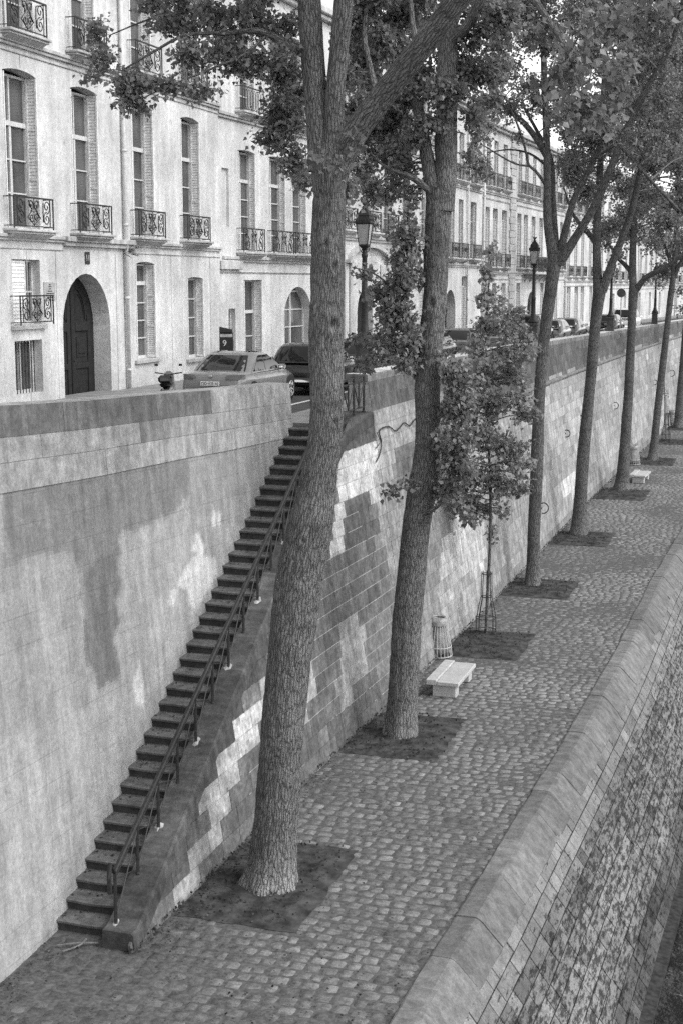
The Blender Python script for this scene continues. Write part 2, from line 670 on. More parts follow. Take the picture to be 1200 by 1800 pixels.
mb = MB()
mb.add([(-3, -60, -2.78), (400, -60, -2.78), (400, 700, -2.78), (-3, 700, -2.78)], [(0, 1, 2, 3)])
struct(obj('river_water', mb, M['water']))
mb = MB()
mb.add([(-900, -200, -4), (900, -200, -4), (900, 1500, -4), (-900, 1500, -4)], [(0, 1, 2, 3)])
struct(obj('ground', mb, M['soil']))

# tree pits: bare soil squares in the paving, from the wall to the pit's outer edge
PITS = [(18.33, 21.49, -6.18), (26.13, 29.0, -5.92), (34.06, 36.91, -5.69), (41.36, 44.05, -5.45), (50.17, 53.2, -5.29), (61.5, 64.8, -4.95), (73.9, 77.2, -4.57), (83.6, 86.6, -4.25), (92.0, 95.0, -3.75)]


def in_pit(x, y):
    for a, b, xr in PITS:
        w_ = .10 * float(fbm(x * 3.1, y * 3.1, 2)) - .05
        if a - .04 + w_ < y < b + .04 + w_ and x < xr + .02 + w_:
            return True
    return False


for a, b, xr in PITS:
    ny, nx = 26, 20
    Y = np.linspace(a, b, ny)
    V, F = [], []
    for i, y in enumerate(Y):
        x0 = wall_base(y) + .05
        for j in range(nx):
            x = x0 + (xr - x0) * j / (nx - 1)
            x += (.16 * float(fbm(y * 2.7, a * 3.0, 3)) - .05) * j / (nx - 1)
            e = min(i, ny - 1 - i, nx - 1 - j) / 3.0
            yj = y + (.16 * float(fbm(x * 2.7, a + i * .02, 3)) - .07) * (1 if i > ny / 2 else -1) * abs(2 * i / (ny - 1) - 1) ** 3
            V.append((x, yj, 0.008 + min(1, e) * (0.02 + 0.07 * float(fbm(x * 1.7 + 9, y * 1.7)) * .6)))
    for i in range(ny - 1):
        for j in range(nx - 1):
            F.append((i * nx + j, i * nx + j + 1, (i + 1) * nx + j + 1, (i + 1) * nx + j))
    struct(obj('soil_bed', MB().add(V, F), M['soil'], smooth=True))

# cobbles: every stone is modelled, rows run across the quay
CV, CF, CT = [], [], []
_g = np.array([-.5, -.36, 0.0, .36, .5])
y = 13.0
row = 0
while y < 126:
    pitch = 0.235 + rng.normal(0, .008)
    x = (wall_base(y) if y > 17.1 else -9.75) + .02 - rng.random() * .25
    x1 = kerb_in(y) - .01
    while x < x1:
        w = 0.245 + rng.normal(0, .042)
        w = max(.15, min(w, x1 - x + .02))
        cx, cy_ = x + w / 2, y + pitch / 2 + rng.normal(0, .012) + .03 * math.sin(cx_ := (x * 1.3 + row * .2))
        x += w
        if in_pit(cx, cy_) or cx < wall_base(y) - .05 and y > 17.2:
            continue
        gap = .012 + .010 * rng.random()
        hx, hy = (w - gap), (pitch - gap)
        h = (.014 if cy_ < 22 else .009 if cy_ < 38 else .006) + rng.normal(0, .0035) + .04 * (float(fbm(cx * .5, cy_ * .5, 2)) - .37)
        tx, ty = rng.normal(0, .035), rng.normal(0, .035)
        rot = rng.normal(0, .06)
        cr, sr = math.cos(rot), math.sin(rot)
        b = len(CV)
        sq = 5.0 if y < 60 else 2.6
        G = _g if y < 62 else np.array([-.5, -.3, .3, .5])
        n = len(G)
        jit = rng.normal(0, .012, (n, n, 2))
        for i in range(n):
            for j in range(n):
                gx, gy = G[i], G[j]
                r = 1.0
                if abs(gx) > .45 and abs(gy) > .45:
                    r = .84                               # rounded corners
                lx, ly = gx * hx * r + jit[i, j, 0] * (.6), gy * hy * r + jit[i, j, 1] * (.6)
                edge = max(abs(gx), abs(gy)) > .45
                z = 0.0 - .01 if edge else h * (1.0 - .35 * (abs(gx) > .3) * 1 - .3 * (abs(gy) > .3) * 1) + tx * lx + ty * ly
                CV.append((cx + lx * cr - ly * sr, cy_ + lx * sr + ly * cr, z))
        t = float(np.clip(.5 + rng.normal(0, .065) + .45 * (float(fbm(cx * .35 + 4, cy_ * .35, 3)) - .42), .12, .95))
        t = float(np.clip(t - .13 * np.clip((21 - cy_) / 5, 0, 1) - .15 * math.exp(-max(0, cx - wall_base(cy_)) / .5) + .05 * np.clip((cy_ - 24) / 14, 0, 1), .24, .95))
        for i in range(n - 1):
            for j in range(n - 1):
                CF.append((b + i * n + j, b + (i + 1) * n + j, b + (i + 1) * n + j + 1, b + i * n + j + 1))
                CT.append(t)
    y += pitch
    row += 1
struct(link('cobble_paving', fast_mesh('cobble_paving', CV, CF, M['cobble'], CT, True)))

# kerb: long coping stones with a rounded shoulder
mb = MB()
y = 9.0
prof = [(-.02, -.08), (0, .035), (.03, .05), (.30, .05), (.36, .03), (.43, -.03), (.72, -.36), (.70, -.5)]
while y < 240:
    L = random.uniform(1.05, 1.6) * (1 if y < 100 else 2)
    dz, dx, t = random.uniform(-.012, .012), random.uniform(-.012, .012), random.uniform(.40, .62)
    NK = 12 if y < 60 else 4
    ys = np.linspace(y + .006, y + L - .006, NK)
    V = []
    for q, yy in enumerate(ys):
        sc = 1.0 if 0 < q < NK - 1 else .985
        for (px_, pz) in prof:
            wx = .05 * (float(fbm(yy * 2.3 + px_ * 3, px_ * 5 + 2, 3)) - .45)
            V.append((kerb_in(yy) + dx + px_ * sc + wx * (px_ > .02), yy, pz + dz + wx * .45 - (0 if 0 < q < NK - 1 else .008)))
    n = len(prof)
    F = [(q * n + k, q * n + k + 1, (q + 1) * n + k + 1, (q + 1) * n + k) for q in range(NK - 1) for k in range(n - 1)]
    F += [tuple(range(n)), tuple((NK - 1) * n + k for k in range(n - 1, -1, -1))]
    mb.add(V, F, col=t)
    y += L
struct(obj('kerb', mb, M['kerb']))

# sloping paved embankment
def bank(y, t, off=0.0):
    k = kerb_in(y)
    xa, za, xb, zb = k + .66, -.34, k + 2.42, -2.62
    return (xa + (xb - xa) * t + off * .79, y, za + (zb - za) * t + off * .61)


mb = MB()
ysq = np.arange(6, 246, 2.0)
V = []
for y in ysq:
    V += [bank(y, -.03), bank(y, 1.0), (kerb_in(y) + 2.62, y, -2.66), (kerb_in(y) + 2.64, y, -3.4)]
mb.add(V, [(4 * i + k, 4 * i + k + 1, 4 * i + 5 + k, 4 * i + 4 + k) for i in range(len(ysq) - 1) for k in range(3)])
struct(obj('embankment_bed', mb, M['bankjoint']))
mb = MB()
NC = 11
for c in range(NC):
    t0, t1 = c / NC, (c + 1) / NC
    y = 9.0 + random.random() * .4
    while y < 130:
        L = random.uniform(.30, .62) * (1 if y < 70 else 1.8)
        g = .007 + .006 * random.random()
        o = .016 + random.uniform(-.008, .008)
        a, b_, u0, u1 = y + g, y + L - g, t0 + .0035, t1 - .0035
        st = float(fbm(y * .35 + 3, c * .35, 3))
        tn = .5 + random.gauss(0, .055) + .5 * (st - .45) - (.20 if c >= NC - 2 else 0)
        if c in (2, 3) and y < 30:
            tn -= .06
        V = [bank(a, u0, o), bank(b_, u0, o), bank(b_, u1, o), bank(a, u1, o), bank(a, u0, -.01), bank(b_, u0, -.01), bank(b_, u1, -.01), bank(a, u1, -.01)]
        mb.add(V, [(3, 2, 1, 0), (0, 1, 5, 4), (1, 2, 6, 5), (2, 3, 7, 6), (3, 0, 4, 7)], col=min(.95, max(.12, tn)))
        y += L
struct(obj('embankment', mb, M['bank']))

# ------------------------------------------------------------------ quay wall, stairs and stair wall
Y0S, NST, TRD, RIS = 17.4, 36, .35, .1695                  # stairs
SL_Y1 = 29.25
nose = lambda y: RIS + (y - Y0S) * RIS / TRD
def string_z(y):
    return min(nose(y) + .16, 6.36)


def clip(poly, f):
    out = []
    for i in range(len(poly)):
        a, b = poly[i], poly[(i + 1) % len(poly)]
        fa, fb = f(a), f(b)
        if fa >= 0:
            out.append(a)
        if (fa >= 0) != (fb >= 0):
            t = fa / (fa - fb)
            out.append((a[0] + (b[0] - a[0]) * t, a[1] + (b[1] - a[1]) * t))
    return out


# weathering of the quay wall, measured on its face: outlines (photo pixels) -> albedo
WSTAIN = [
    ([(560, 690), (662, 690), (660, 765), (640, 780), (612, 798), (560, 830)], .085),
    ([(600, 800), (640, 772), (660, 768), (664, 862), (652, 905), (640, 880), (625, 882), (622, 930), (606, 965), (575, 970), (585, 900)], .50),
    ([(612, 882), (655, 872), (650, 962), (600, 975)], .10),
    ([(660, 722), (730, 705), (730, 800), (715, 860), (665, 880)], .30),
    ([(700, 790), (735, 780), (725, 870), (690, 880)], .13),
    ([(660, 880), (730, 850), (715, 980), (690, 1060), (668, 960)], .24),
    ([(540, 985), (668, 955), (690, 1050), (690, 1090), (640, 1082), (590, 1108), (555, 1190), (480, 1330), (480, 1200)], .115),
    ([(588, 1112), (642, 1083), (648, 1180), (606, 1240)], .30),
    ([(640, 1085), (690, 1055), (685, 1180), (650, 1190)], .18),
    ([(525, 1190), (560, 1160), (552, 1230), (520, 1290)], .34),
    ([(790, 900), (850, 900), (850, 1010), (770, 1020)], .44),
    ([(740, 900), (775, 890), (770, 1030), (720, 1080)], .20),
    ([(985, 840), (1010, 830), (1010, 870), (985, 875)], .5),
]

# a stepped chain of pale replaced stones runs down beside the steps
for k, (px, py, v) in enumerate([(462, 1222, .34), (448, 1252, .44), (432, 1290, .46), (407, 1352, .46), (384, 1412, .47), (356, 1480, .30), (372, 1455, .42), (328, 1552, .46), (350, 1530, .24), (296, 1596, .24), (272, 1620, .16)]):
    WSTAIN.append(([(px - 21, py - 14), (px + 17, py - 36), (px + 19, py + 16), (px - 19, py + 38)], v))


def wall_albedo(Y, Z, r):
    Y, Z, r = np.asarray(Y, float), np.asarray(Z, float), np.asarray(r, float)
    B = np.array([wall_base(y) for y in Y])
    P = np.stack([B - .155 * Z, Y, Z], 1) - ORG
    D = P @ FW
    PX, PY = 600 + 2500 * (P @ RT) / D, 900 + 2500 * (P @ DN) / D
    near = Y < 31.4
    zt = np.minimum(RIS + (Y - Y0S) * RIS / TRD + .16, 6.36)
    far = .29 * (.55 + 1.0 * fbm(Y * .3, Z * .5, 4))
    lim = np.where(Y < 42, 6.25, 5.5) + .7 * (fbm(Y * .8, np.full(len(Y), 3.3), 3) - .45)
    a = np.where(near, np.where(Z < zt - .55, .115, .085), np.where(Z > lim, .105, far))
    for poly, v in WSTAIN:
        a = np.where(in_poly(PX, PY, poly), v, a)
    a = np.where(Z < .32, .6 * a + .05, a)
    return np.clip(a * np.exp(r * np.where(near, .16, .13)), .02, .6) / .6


def wall_local(Y, Z, rg_):
    # the same weathering with ragged, feathered edges that ignore the joints
    acc = 0
    for k in range(4):
        wy = (fbm(Y * 1.9 + 7 * k, Z * 1.1, 3) - .45) * .5 + rg_.normal(0, .07, len(Y))
        wz = (fbm(Y * 1.9 + 50, Z * .8 + 9 * k, 3) - .45) * .6 + rg_.normal(0, .10, len(Y))
        acc = acc + np.log(wall_albedo(Y + wy, np.maximum(Z + wz, .35 * (Z > .3)), np.zeros(len(Y))))
    return np.exp(acc / 4)


wall_root = thing('quay_wall', 'tall battered stone quay wall with dark stained parapet behind the row of poplars', 'wall', (0, 0, 0))
mb = MB()
CH = .335
BLK = []
for c in range(23):
    z0, z1 = c * CH, (c + 1) * CH
    y = 16.6 + random.random() * .5
    while y < 130:
        L = random.uniform(.5, 1.0) * (1 if y < 60 else 1.4)
        gp = .009 if y < 31.35 else .004
        a, b_ = y + gp, y + L - gp
        if y < 31.4 and b_ > 31.4:
            b_ = 31.39
            L = 31.4 - y
        poly = [(a, z0 + gp), (b_, z0 + gp), (b_, z1 - gp), (a, z1 - gp)]
        if y < 31.35:
            poly = clip(poly, lambda p: nose(p[0]) + .15 - p[1])
            poly = clip(poly, lambda p: 6.35 - p[1]) if poly else poly
        else:
            zt = top_z(y) - .16
            poly = clip(poly, lambda p: zt - p[1])
        if len(poly) > 2:
            o = (.0075 + random.uniform(-.001, .002)) if y < 31.4 else .012 + random.uniform(-.003, .004)
            cy_, cz_ = sum(p[0] for p in poly) / len(poly), sum(p[1] for p in poly) / len(poly)
            rr_ = random.gauss(0, 1)
            n = len(poly)
            quad = n == 4 and abs(poly[0][1] - poly[1][1]) < 1e-6 and abs(poly[2][1] - poly[3][1]) < 1e-6 and abs(poly[0][0] - poly[3][0]) < 1e-6 and abs(poly[1][0] - poly[2][0]) < 1e-6
            if quad and y < 48:                            # near blocks: a dense, slightly uneven face
                ny_, nz_ = max(2, int((poly[1][0] - poly[0][0]) / .075)), 5
                V, F = [], []
                for i in range(ny_ + 1):
                    for k in range(nz_ + 1):
                        yy = poly[0][0] + (poly[1][0] - poly[0][0]) * i / ny_
                        zz = poly[0][1] + (poly[3][1] - poly[0][1]) * k / nz_
                        ed = (i in (0, ny_)) or (k in (0, nz_))
                        V.append((face_x(yy, zz) + o - (.001 + .003 * random.random() if ed else random.uniform(-.002, .003)), yy, zz))
                for i in range(ny_):
                    for k in range(nz_):
                        F.append((i * (nz_ + 1) + k, (i + 1) * (nz_ + 1) + k, (i + 1) * (nz_ + 1) + k + 1, i * (nz_ + 1) + k + 1))
                V += [(face_x(p[0], p[1]) - .03, p[0], p[1]) for p in poly]
                q, e = (ny_ + 1) * (nz_ + 1), nz_ + 1
                cn = [0, ny_ * e, ny_ * e + nz_, nz_]
                F += [(cn[i], q + i, q + (i + 1) % 4, cn[(i + 1) % 4]) for i in range(4)]
                mb.add(V, F)
                nf = len(F)
            else:
                V = [(face_x(p[0], p[1]) + o, p[0], p[1]) for p in poly] + [(face_x(p[0], p[1]) - .03, p[0], p[1]) for p in poly]
                F = [tuple(range(n))] + [(i, n + i, n + (i + 1) % n, (i + 1) % n) for i in range(n)]
                mb.add(V, F)
                nf = len(F)
            BLK += [(cy_, cz_, rr_)] * nf
        y += L
BLK = np.array(BLK)
FC = np.array([np.mean([mb.v[i] for i in f], axis=0) for f in mb.f])
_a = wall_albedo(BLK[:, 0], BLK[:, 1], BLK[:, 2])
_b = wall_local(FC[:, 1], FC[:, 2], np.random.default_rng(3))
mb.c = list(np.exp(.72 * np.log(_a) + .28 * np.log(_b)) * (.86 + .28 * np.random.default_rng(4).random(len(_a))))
obj('stone_blocks', mb, M['wallR'], wall_root)
mb = MB()                                                  # the wall's core: mortar face and back
ysq = [31.4 + 1.5 * i for i in range(0, 170)]
V = []
for y in ysq:
    zt = top_z(y) - .17
    V += [(face_x(y, 0) + .0, y, -.1), (face_x(y, zt), y, zt), (face_x(y, zt) - .46, y, zt), (face_x(y, zt) - .46, y, road_z(y) - .3)]
mb.add(V, [(4 * i + k, 4 * i + 4 + k, 4 * i + 5 + k, 4 * i + 1 + k) for i in range(len(ysq) - 1) for k in range(3)] + [(0, 1, 2, 3)])
obj('wall_core', mb, M['mortar'], wall_root)
mb = MB()                                                  # coping
y = 31.36
while y < 250:
    L = random.uniform(1.3, 2.0) * (1 if y < 100 else 2)
    V = []
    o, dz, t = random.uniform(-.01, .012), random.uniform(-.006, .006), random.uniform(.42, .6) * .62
    for yy in (y + .005, y + L - .005):
        zt = top_z(yy) + dz
        xo, xi = face_x(yy, zt) + .035 + o, face_x(yy, zt) - .50
        V += [(xo, yy, zt - .17), (xo, yy, zt - .025), (xo - .03, yy, zt), (xi + .02, yy, zt), (xi, yy, zt - .02), (xi, yy, zt - .17)]
    F = [(k, 6 + k, 6 + (k + 1) % 6, (k + 1) % 6) for k in range(6)] + [tuple(range(6)), tuple(range(11, 5, -1))]
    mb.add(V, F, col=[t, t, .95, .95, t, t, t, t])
    y += L
obj('coping', mb, M['wallR'], wall_root)
mb = MB()                                                  # roll moulding at street level
ysq = [44 + 1.5 * i for i in range(0, 130)]
V = []
for y in ysq:
    for a in range(7):
        t = -math.pi / 2 + a * math.pi / 6
        z = 5.5 - .0015 * (y - 44) + .075 * math.sin(t)
        V.append((face_x(y, z) + .02 + .07 * math.cos(t), y, z))
mb.add(V, [(7 * i + k, 7 * i + k + 1, 7 * i + 8 + k, 7 * i + 7 + k) for i in range(len(ysq) - 1) for k in range(6)], col=.3)
obj('string_moulding', mb, M['wallR'], wall_root)

# mooring rings
def ring(P, R, tilt, broken=False):
    pts = []
    a0, a1 = (0, 2 * math.pi) if not broken else (-2.2, 1.9)
    for k in range(19):
        a = a0 + (a1 - a0) * k / 18
        pts.append((P[0] + R * .45 + R * math.cos(a + tilt), P[1] + .06 * math.sin(a), P[2] + R * math.sin(a + tilt)))
    m = MB().tube(pts, .022, 5)
    m.tube([(P[0] - .1, P[1], P[2]), (P[0] + .03, P[1], P[2])], .035, 6)
    return m


def on_wall(px, py):
    y = 40.0
    for _ in range(60):
        P = at_x(px, py, face_x(y, at_y(px, py, y)[2]))
        y = .6 * y + .4 * float(P[1])
    return at_y(px, py, y)


for (px, py, r_, br) in [(950, 893, 9, 0), (992, 762, 6, 1), (1019, 738, 8, 0), (1078, 713, 5.5, 1), (1177, 656, 5.5, 0), (1187, 699, 4.5, 0), (1193, 640, 3, 0), (1148, 672, 4, 0)]:
    P = on_wall(px, py)
    obj('mooring_ring', ring(P, r_ * px_m(P), .3, bool(br)), M['iron'], wall_root)

# stairs
stair = thing('stone_staircase', 'long narrow flight of worn dark stone steps running up along the pale wall', 'staircase', (0, 0, 0))
sx_l = lambda y, z: left_x(y, z) - .03
sx_r = lambda y: -8.63 - (y - 17.3) * .040
for i in range(NST):
    y0, z1 = Y0S + i * TRD, (i + 1) * RIS
    m = MB()
    jx = random.uniform(-.004, .004)
    xl, xr = sx_l(y0, z1), sx_r(y0) + .04
    # worn tread: a slab with a rounded, hollowed nosing
    nx = 9
    V = []
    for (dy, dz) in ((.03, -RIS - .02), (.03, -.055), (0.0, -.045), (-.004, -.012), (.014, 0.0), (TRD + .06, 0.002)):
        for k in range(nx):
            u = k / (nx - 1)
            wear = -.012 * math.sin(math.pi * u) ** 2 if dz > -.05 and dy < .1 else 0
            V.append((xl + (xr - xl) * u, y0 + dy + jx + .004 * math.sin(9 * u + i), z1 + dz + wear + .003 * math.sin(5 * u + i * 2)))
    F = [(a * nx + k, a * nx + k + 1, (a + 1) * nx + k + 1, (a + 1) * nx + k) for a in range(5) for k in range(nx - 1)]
    m.add(V, F, col=[(.26, .40, .58, .62, .60)[a] for a in range(5) for k in range(nx - 1)])  # riser dirt and shade, tread wear and sky light painted into the tint
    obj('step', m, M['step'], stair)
m = MB()                                                   # stringer: sloping coping on the river side
ysq = [17.08, 17.25, 17.4] + list(np.linspace(17.8, 29.2, 24)) + [29.3, 31.38]
V = []
for y in ysq:
    z = string_z(y) if y > 17.3 else .28
    jog = .012 * (int(y * 1.1) % 2)
    xi, xo = sx_r(y) - .02, face_x(y, z) + .03
    V += [(xi, y, max(z - .8, 0)), (xi, y, z + jog), (xo - .02, y, z + jog), (xo + .012, y, z - .03), (face_x(y, max(z - .26, 0)) + .03, y, max(z - .26, -.02))]
_tn = [float(np.clip(random.gauss(.5, .11), .25, .8)) for _ in range(40)]
m.add(V, [(5 * i + k, 5 * i + 5 + k, 5 * i + 6 + k, 5 * i + 1 + k) for i in range(len(ysq) - 1) for k in range(4)] + [(0, 1, 2, 3, 4)], col=[_tn[int(ysq[i] * 1.1)] for i in range(len(ysq) - 1) for k in range(4)] + [.5])
obj('stringer', m, M['string'], stair)
Yc = np.arange(17.3, 31.4, .12)
V, F = [], []
nk = 40
for y in Yc:
    zt = string_z(y) - .03
    for k in range(nk):
        z = -.05 + (zt + .05) * k / (nk - 1)
        V.append((face_x(y, z), y, z))
for i in range(len(Yc) - 1):
    for k in range(nk - 1):
        F.append((i * nk + k, (i + 1) * nk + k, (i + 1) * nk + k + 1, i * nk + k + 1))
V = np.array(V)
Cc = V[np.array(F)].mean(axis=1)
_P = np.array([pr(p) for p in Cc])
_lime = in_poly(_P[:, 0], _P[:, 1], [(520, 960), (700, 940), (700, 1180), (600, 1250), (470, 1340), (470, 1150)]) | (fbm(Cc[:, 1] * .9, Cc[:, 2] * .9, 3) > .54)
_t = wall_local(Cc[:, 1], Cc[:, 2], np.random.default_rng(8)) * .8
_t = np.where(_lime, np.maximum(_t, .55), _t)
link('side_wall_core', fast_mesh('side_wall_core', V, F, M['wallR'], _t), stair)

# railing down the stairs
rail = thing('stair_handrail', 'thin black iron handrail on posts beside the stone steps', 'railing', (0, 0, 0))
rx = lambda y: sx_r(y) + .10
H = .80
yr = np.linspace(17.28, 29.6, 40)
pts = [(rx(17.12), 17.12, .46 + .36), (rx(17.1), 17.1, .46 + .60), (rx(17.14), 17.14, .5 + H - .06)] + [(rx(y), y, string_z(y) + H) for y in yr] + [(rx(31.2), 31.2, 6.36 + .84)]
m = MB()
m.tube(pts, .034, 7)
obj('handrail', m, M['iron'], rail)
m = MB().tube([(rx(y), y, string_z(y) + H - .11) for y in yr], .011, 5)
obj('lower_rail', m, M['iron'], rail)
posts = np.linspace(17.3, 29.0, 15)
for i, y in enumerate(posts):
    z = string_z(y) - .02
    m = MB().tube([(rx(y), y, z), (rx(y), y, z + H)], .024, 6)
    m.lathe([(.03, z), (.034, z + .03), (.022, z + .06)], rx(y), y, 8)
    obj('post', m, M['iron'], rail)
    if i % 2 == 0 and i < 12:
        V = [(rx(y) + .085 * random.uniform(.4, 1) * math.cos(a), y + .12 * random.uniform(.4, 1) * math.sin(a), z + .026 + .30 * RIS / TRD * 0 + (RIS / TRD) * .1 * math.sin(a)) for a in np.linspace(0, 2 * math.pi, 10)[:-1]]
        m = MB().add(V + [(rx(y), y, z + .06)], [(k, (k + 1) % 9, 9) for k in range(9)])
        obj('mortar_patch', m, M['mortar'], rail)
    if i + 1 < len(posts):                                 # cross brace
        y2 = posts[i + 1]
        za, zb = string_z(y), string_z(y2)
        m = MB().tube([(rx(y), y, za + H - .12), (rx(y2), y2, zb + .08)], .009, 4)
        m.tube([(rx(y), y, za + .08), (rx(y2), y2, zb + H - .12)], .009, 4)
        obj('cross_brace', m, M['iron'], rail)

# short fence on the landing
fence = thing('landing_fence', 'short black iron fence with crossed bars at the head of the steps', 'fence', (0, 0, 0))
fx = lambda y: face_x(y, 6.36) - .16
fy = [28.9, 29.75, 30.55, 31.3]
for i, y in enumerate(fy):
    m = MB().tube([(fx(y), y, 6.34), (fx(y), y, 7.2)], .026, 6)
    m.lathe([(.045, 6.352), (.045, 6.375), (.03, 6.39)], fx(y), y, 8)
    obj('fence_post', m, M['iron'], fence)
    if i < 3:
        y2 = fy[i + 1]
        m = MB()
        for z in (7.17, 7.05, 6.47):
            m.tube([(fx(y), y, z), (fx(y2), y2, z)], .017, 5)
        ym = (y + y2) / 2
        for a, b_ in ((y, ym), (y2, ym)):
            m.tube([(fx(a), a, 7.05), (fx(b_), b_, 6.47)], .013, 5)
        m.tube([(fx(ym), ym, 6.47), (fx(ym), ym, 7.05)], .02, 5)
        obj('fence_panel', m, M['iron'], fence)

# tall wall on the house side of the stairs
LSTAIN = [
    ([(0, 860), (335, 800), (345, 850), (300, 900), (210, 940), (205, 1050), (205, 1190), (165, 1215), (150, 1060), (130, 972), (60, 985), (0, 1000)], .215),
    ([(0, 860), (150, 840), (150, 1000), (60, 985), (0, 1000)], .205),
    ([(150, 1000), (205, 960), (205, 1190), (165, 1215)], .175),
    ([(208, 945), (305, 898), (322, 960), (300, 1110), (215, 1160)], .35),
    ([(0, 1000), (130, 968), (150, 1080), (160, 1240), (0, 1300)], .30),
    ([(330, 800), (500, 745), (500, 800), (430, 930), (330, 900)], .29),
    ([(336, 965), (350, 935), (365, 960), (356, 975)], .56),
    ([(310, 1030), (330, 985), (345, 975), (375, 978), (380, 1010), (365, 1040), (345, 1075), (335, 1065), (328, 1040)], .53),
    ([(371, 905), (378, 903), (380, 925), (373, 930)], .54),
    ([(381, 902), (388, 900), (389, 922), (383, 925)], .54),
    ([(298, 1040), (306, 1035), (306, 1060), (296, 1068)], .52),
    ([(235, 1195), (246, 1150), (256, 1215), (250, 1240), (238, 1238)], .50),
    ([(0, 1300), (160, 1240), (210, 1200), (210, 1440), (100, 1640), (0, 1720)], .34),
    ([(190, 1480), (260, 1290), (330, 1130), (380, 1030), (400, 1030), (340, 1160), (230, 1390), (160, 1540), (110, 1640)], .25),
]
sw = thing('stair_wall', 'tall pale rendered wall with grey stains and splashes on the left of the steps', 'wall', (0, 0, 0))
Yg = np.arange(14.0, 30.01, .055)
m = MB()
nz = 120
lowtop = lambda y: left_top_z(y) - 1.2
Vg, tin = [], []
for y in Yg:
    for k in range(nz):
        z = lowtop(y) * k / (nz - 1)
        Vg.append((left_x(y, z) - .015, y, z))
Vg = np.array(Vg)
# pixel position of face centres for the stains
Fg = [(i * nz + k, (i + 1) * nz + k, (i + 1) * nz + k + 1, i * nz + k + 1) for i in range(len(Yg) - 1) for k in range(nz - 1)]
Cc = Vg[np.array(Fg)].mean(axis=1)
PXY = np.array([pr(p) for p in Cc])
wob = (fbm(Cc[:, 1] * 2.2, Cc[:, 2] * 2.2, 4) - .47) * 34, (fbm(Cc[:, 1] * 2.2 + 40, Cc[:, 2] * 2.2, 4) - .47) * 34
alb = np.full(len(Cc), .33)
for poly, v in LSTAIN:
    s_ = .55 if v > .48 else 1.0
    alb[in_poly(PXY[:, 0] + wob[0] * s_, PXY[:, 1] + wob[1] * s_, poly)] = v
A2 = alb.reshape(len(Yg) - 1, nz - 1)
for _ in range(1):                                         # soften the edges of the stains
    B = A2.copy()
    B[1:-1, 1:-1] = (A2[1:-1, 1:-1] * 2 + A2[:-2, 1:-1] + A2[2:, 1:-1] + A2[1:-1, :-2] + A2[1:-1, 2:]) / 6
    A2 = B
alb = A2.ravel() * (.86 + .3 * fbm(Cc[:, 1] * 3.5, Cc[:, 2] * .7, 4))
link('rendered_face', fast_mesh('rendered_face', Vg, Fg, M['wallL'], alb / .6), sw)
m = MB()
V = []
for y in np.arange(0, 14.01, 2.0):
    V += [(left_x(y, 0) - .015, y, 0), (left_x(y, lowtop(y)) - .015, y, lowtop(y))]
m.add(V, [(2 * i, 2 * i + 2, 2 * i + 3, 2 * i + 1) for i in range(len(V) // 2 - 1)], col=.52)
obj('rendered_face', m, M['wallL'], sw)
m = MB()
for ci, (d0, d1) in enumerate(((0.0, .44), (.44, .79), (.79, 1.2))):
    y = 4.5 + ci * .4
    while y < 29.95:
        L = random.uniform(.95, 1.5)
        b_ = min(y + L, 30.0)
        if b_ < 29.95 and 30 - b_ < .5:
            b_ = 30.0
        if ci == 0:
            al = .15 if b_ < 26.0 else .33
        elif ci == 1:
            al = .30 if not (21.0 < y < 22.3) else .21
        else:
            al = .315
        al *= math.exp(random.gauss(0, .05))
        V = []
        g = .0035
        o = .009 + random.uniform(-.003, .003)
        seg = 5
        for q in range(seg):
            yy = y + g + (b_ - y - 2 * g) * q / (seg - 1)
            for d in (d1 - g, d0 + g):
                z = left_top_z(yy) - d
                V += [(left_x(yy, z) + o, yy, z)]
        V += [(p[0] - .05, p[1], p[2]) for p in V]
        k2 = seg * 2
        F = [(2 * q, 2 * q + 2, 2 * q + 3, 2 * q + 1) for q in range(seg - 1)] + [(2 * q + k2, 2 * q, 2 * q + 1, 2 * q + 1 + k2) if q == 0 else (2 * q, 2 * q + k2, 2 * q + 1 + k2, 2 * q + 1) for q in (0, seg - 1)]
        m.add(V, F, col=al / .6)
        y = b_
obj('parapet_blocks', m, M['wallR'], sw)
m = MB()
ysq = list(np.arange(4, 30, 1.3)) + [30.0]
V = []
for y in ysq:
    t = left_top_z(y)
    V += [(left_x(y, t - 1.25) - .02, y, t - 1.3), (left_x(y, t) - .012, y, t - .006), (left_x(y, t) - .5, y, t), (left_x(y, t) - .52, y, road_z(y) - .3)]
m.add(V, [(4 * i + k, 4 * i + 1 + k, 4 * i + 5 + k, 4 * i + 4 + k) for i in range(len(ysq) - 1) for k in range(3)] + [tuple(4 * (len(ysq) - 1) + k for k in range(4))], col=.6)
obj('parapet_core', m, M['wallR'], sw)

# ------------------------------------------------------------------ houses
def arch_pts(ua, ub, zs, rise, n=14):
    # from right spring to left spring, elliptical
    c, r = (ua + ub) / 2, (ub - ua) / 2
    if rise < .6 * r:                                     # shallow segment of a circle
        Rr = (r * r + rise * rise) / (2 * rise)
        h = math.asin(r / Rr)
        return [(c + Rr * math.sin(h - 2 * h * k / n), zs + rise - Rr + Rr * math.cos(h - 2 * h * k / n)) for k in range(n + 1)]
    return [(c + r * math.cos(math.pi * k / n), zs + rise * math.sin(math.pi * k / n)) for k in range(n + 1)]


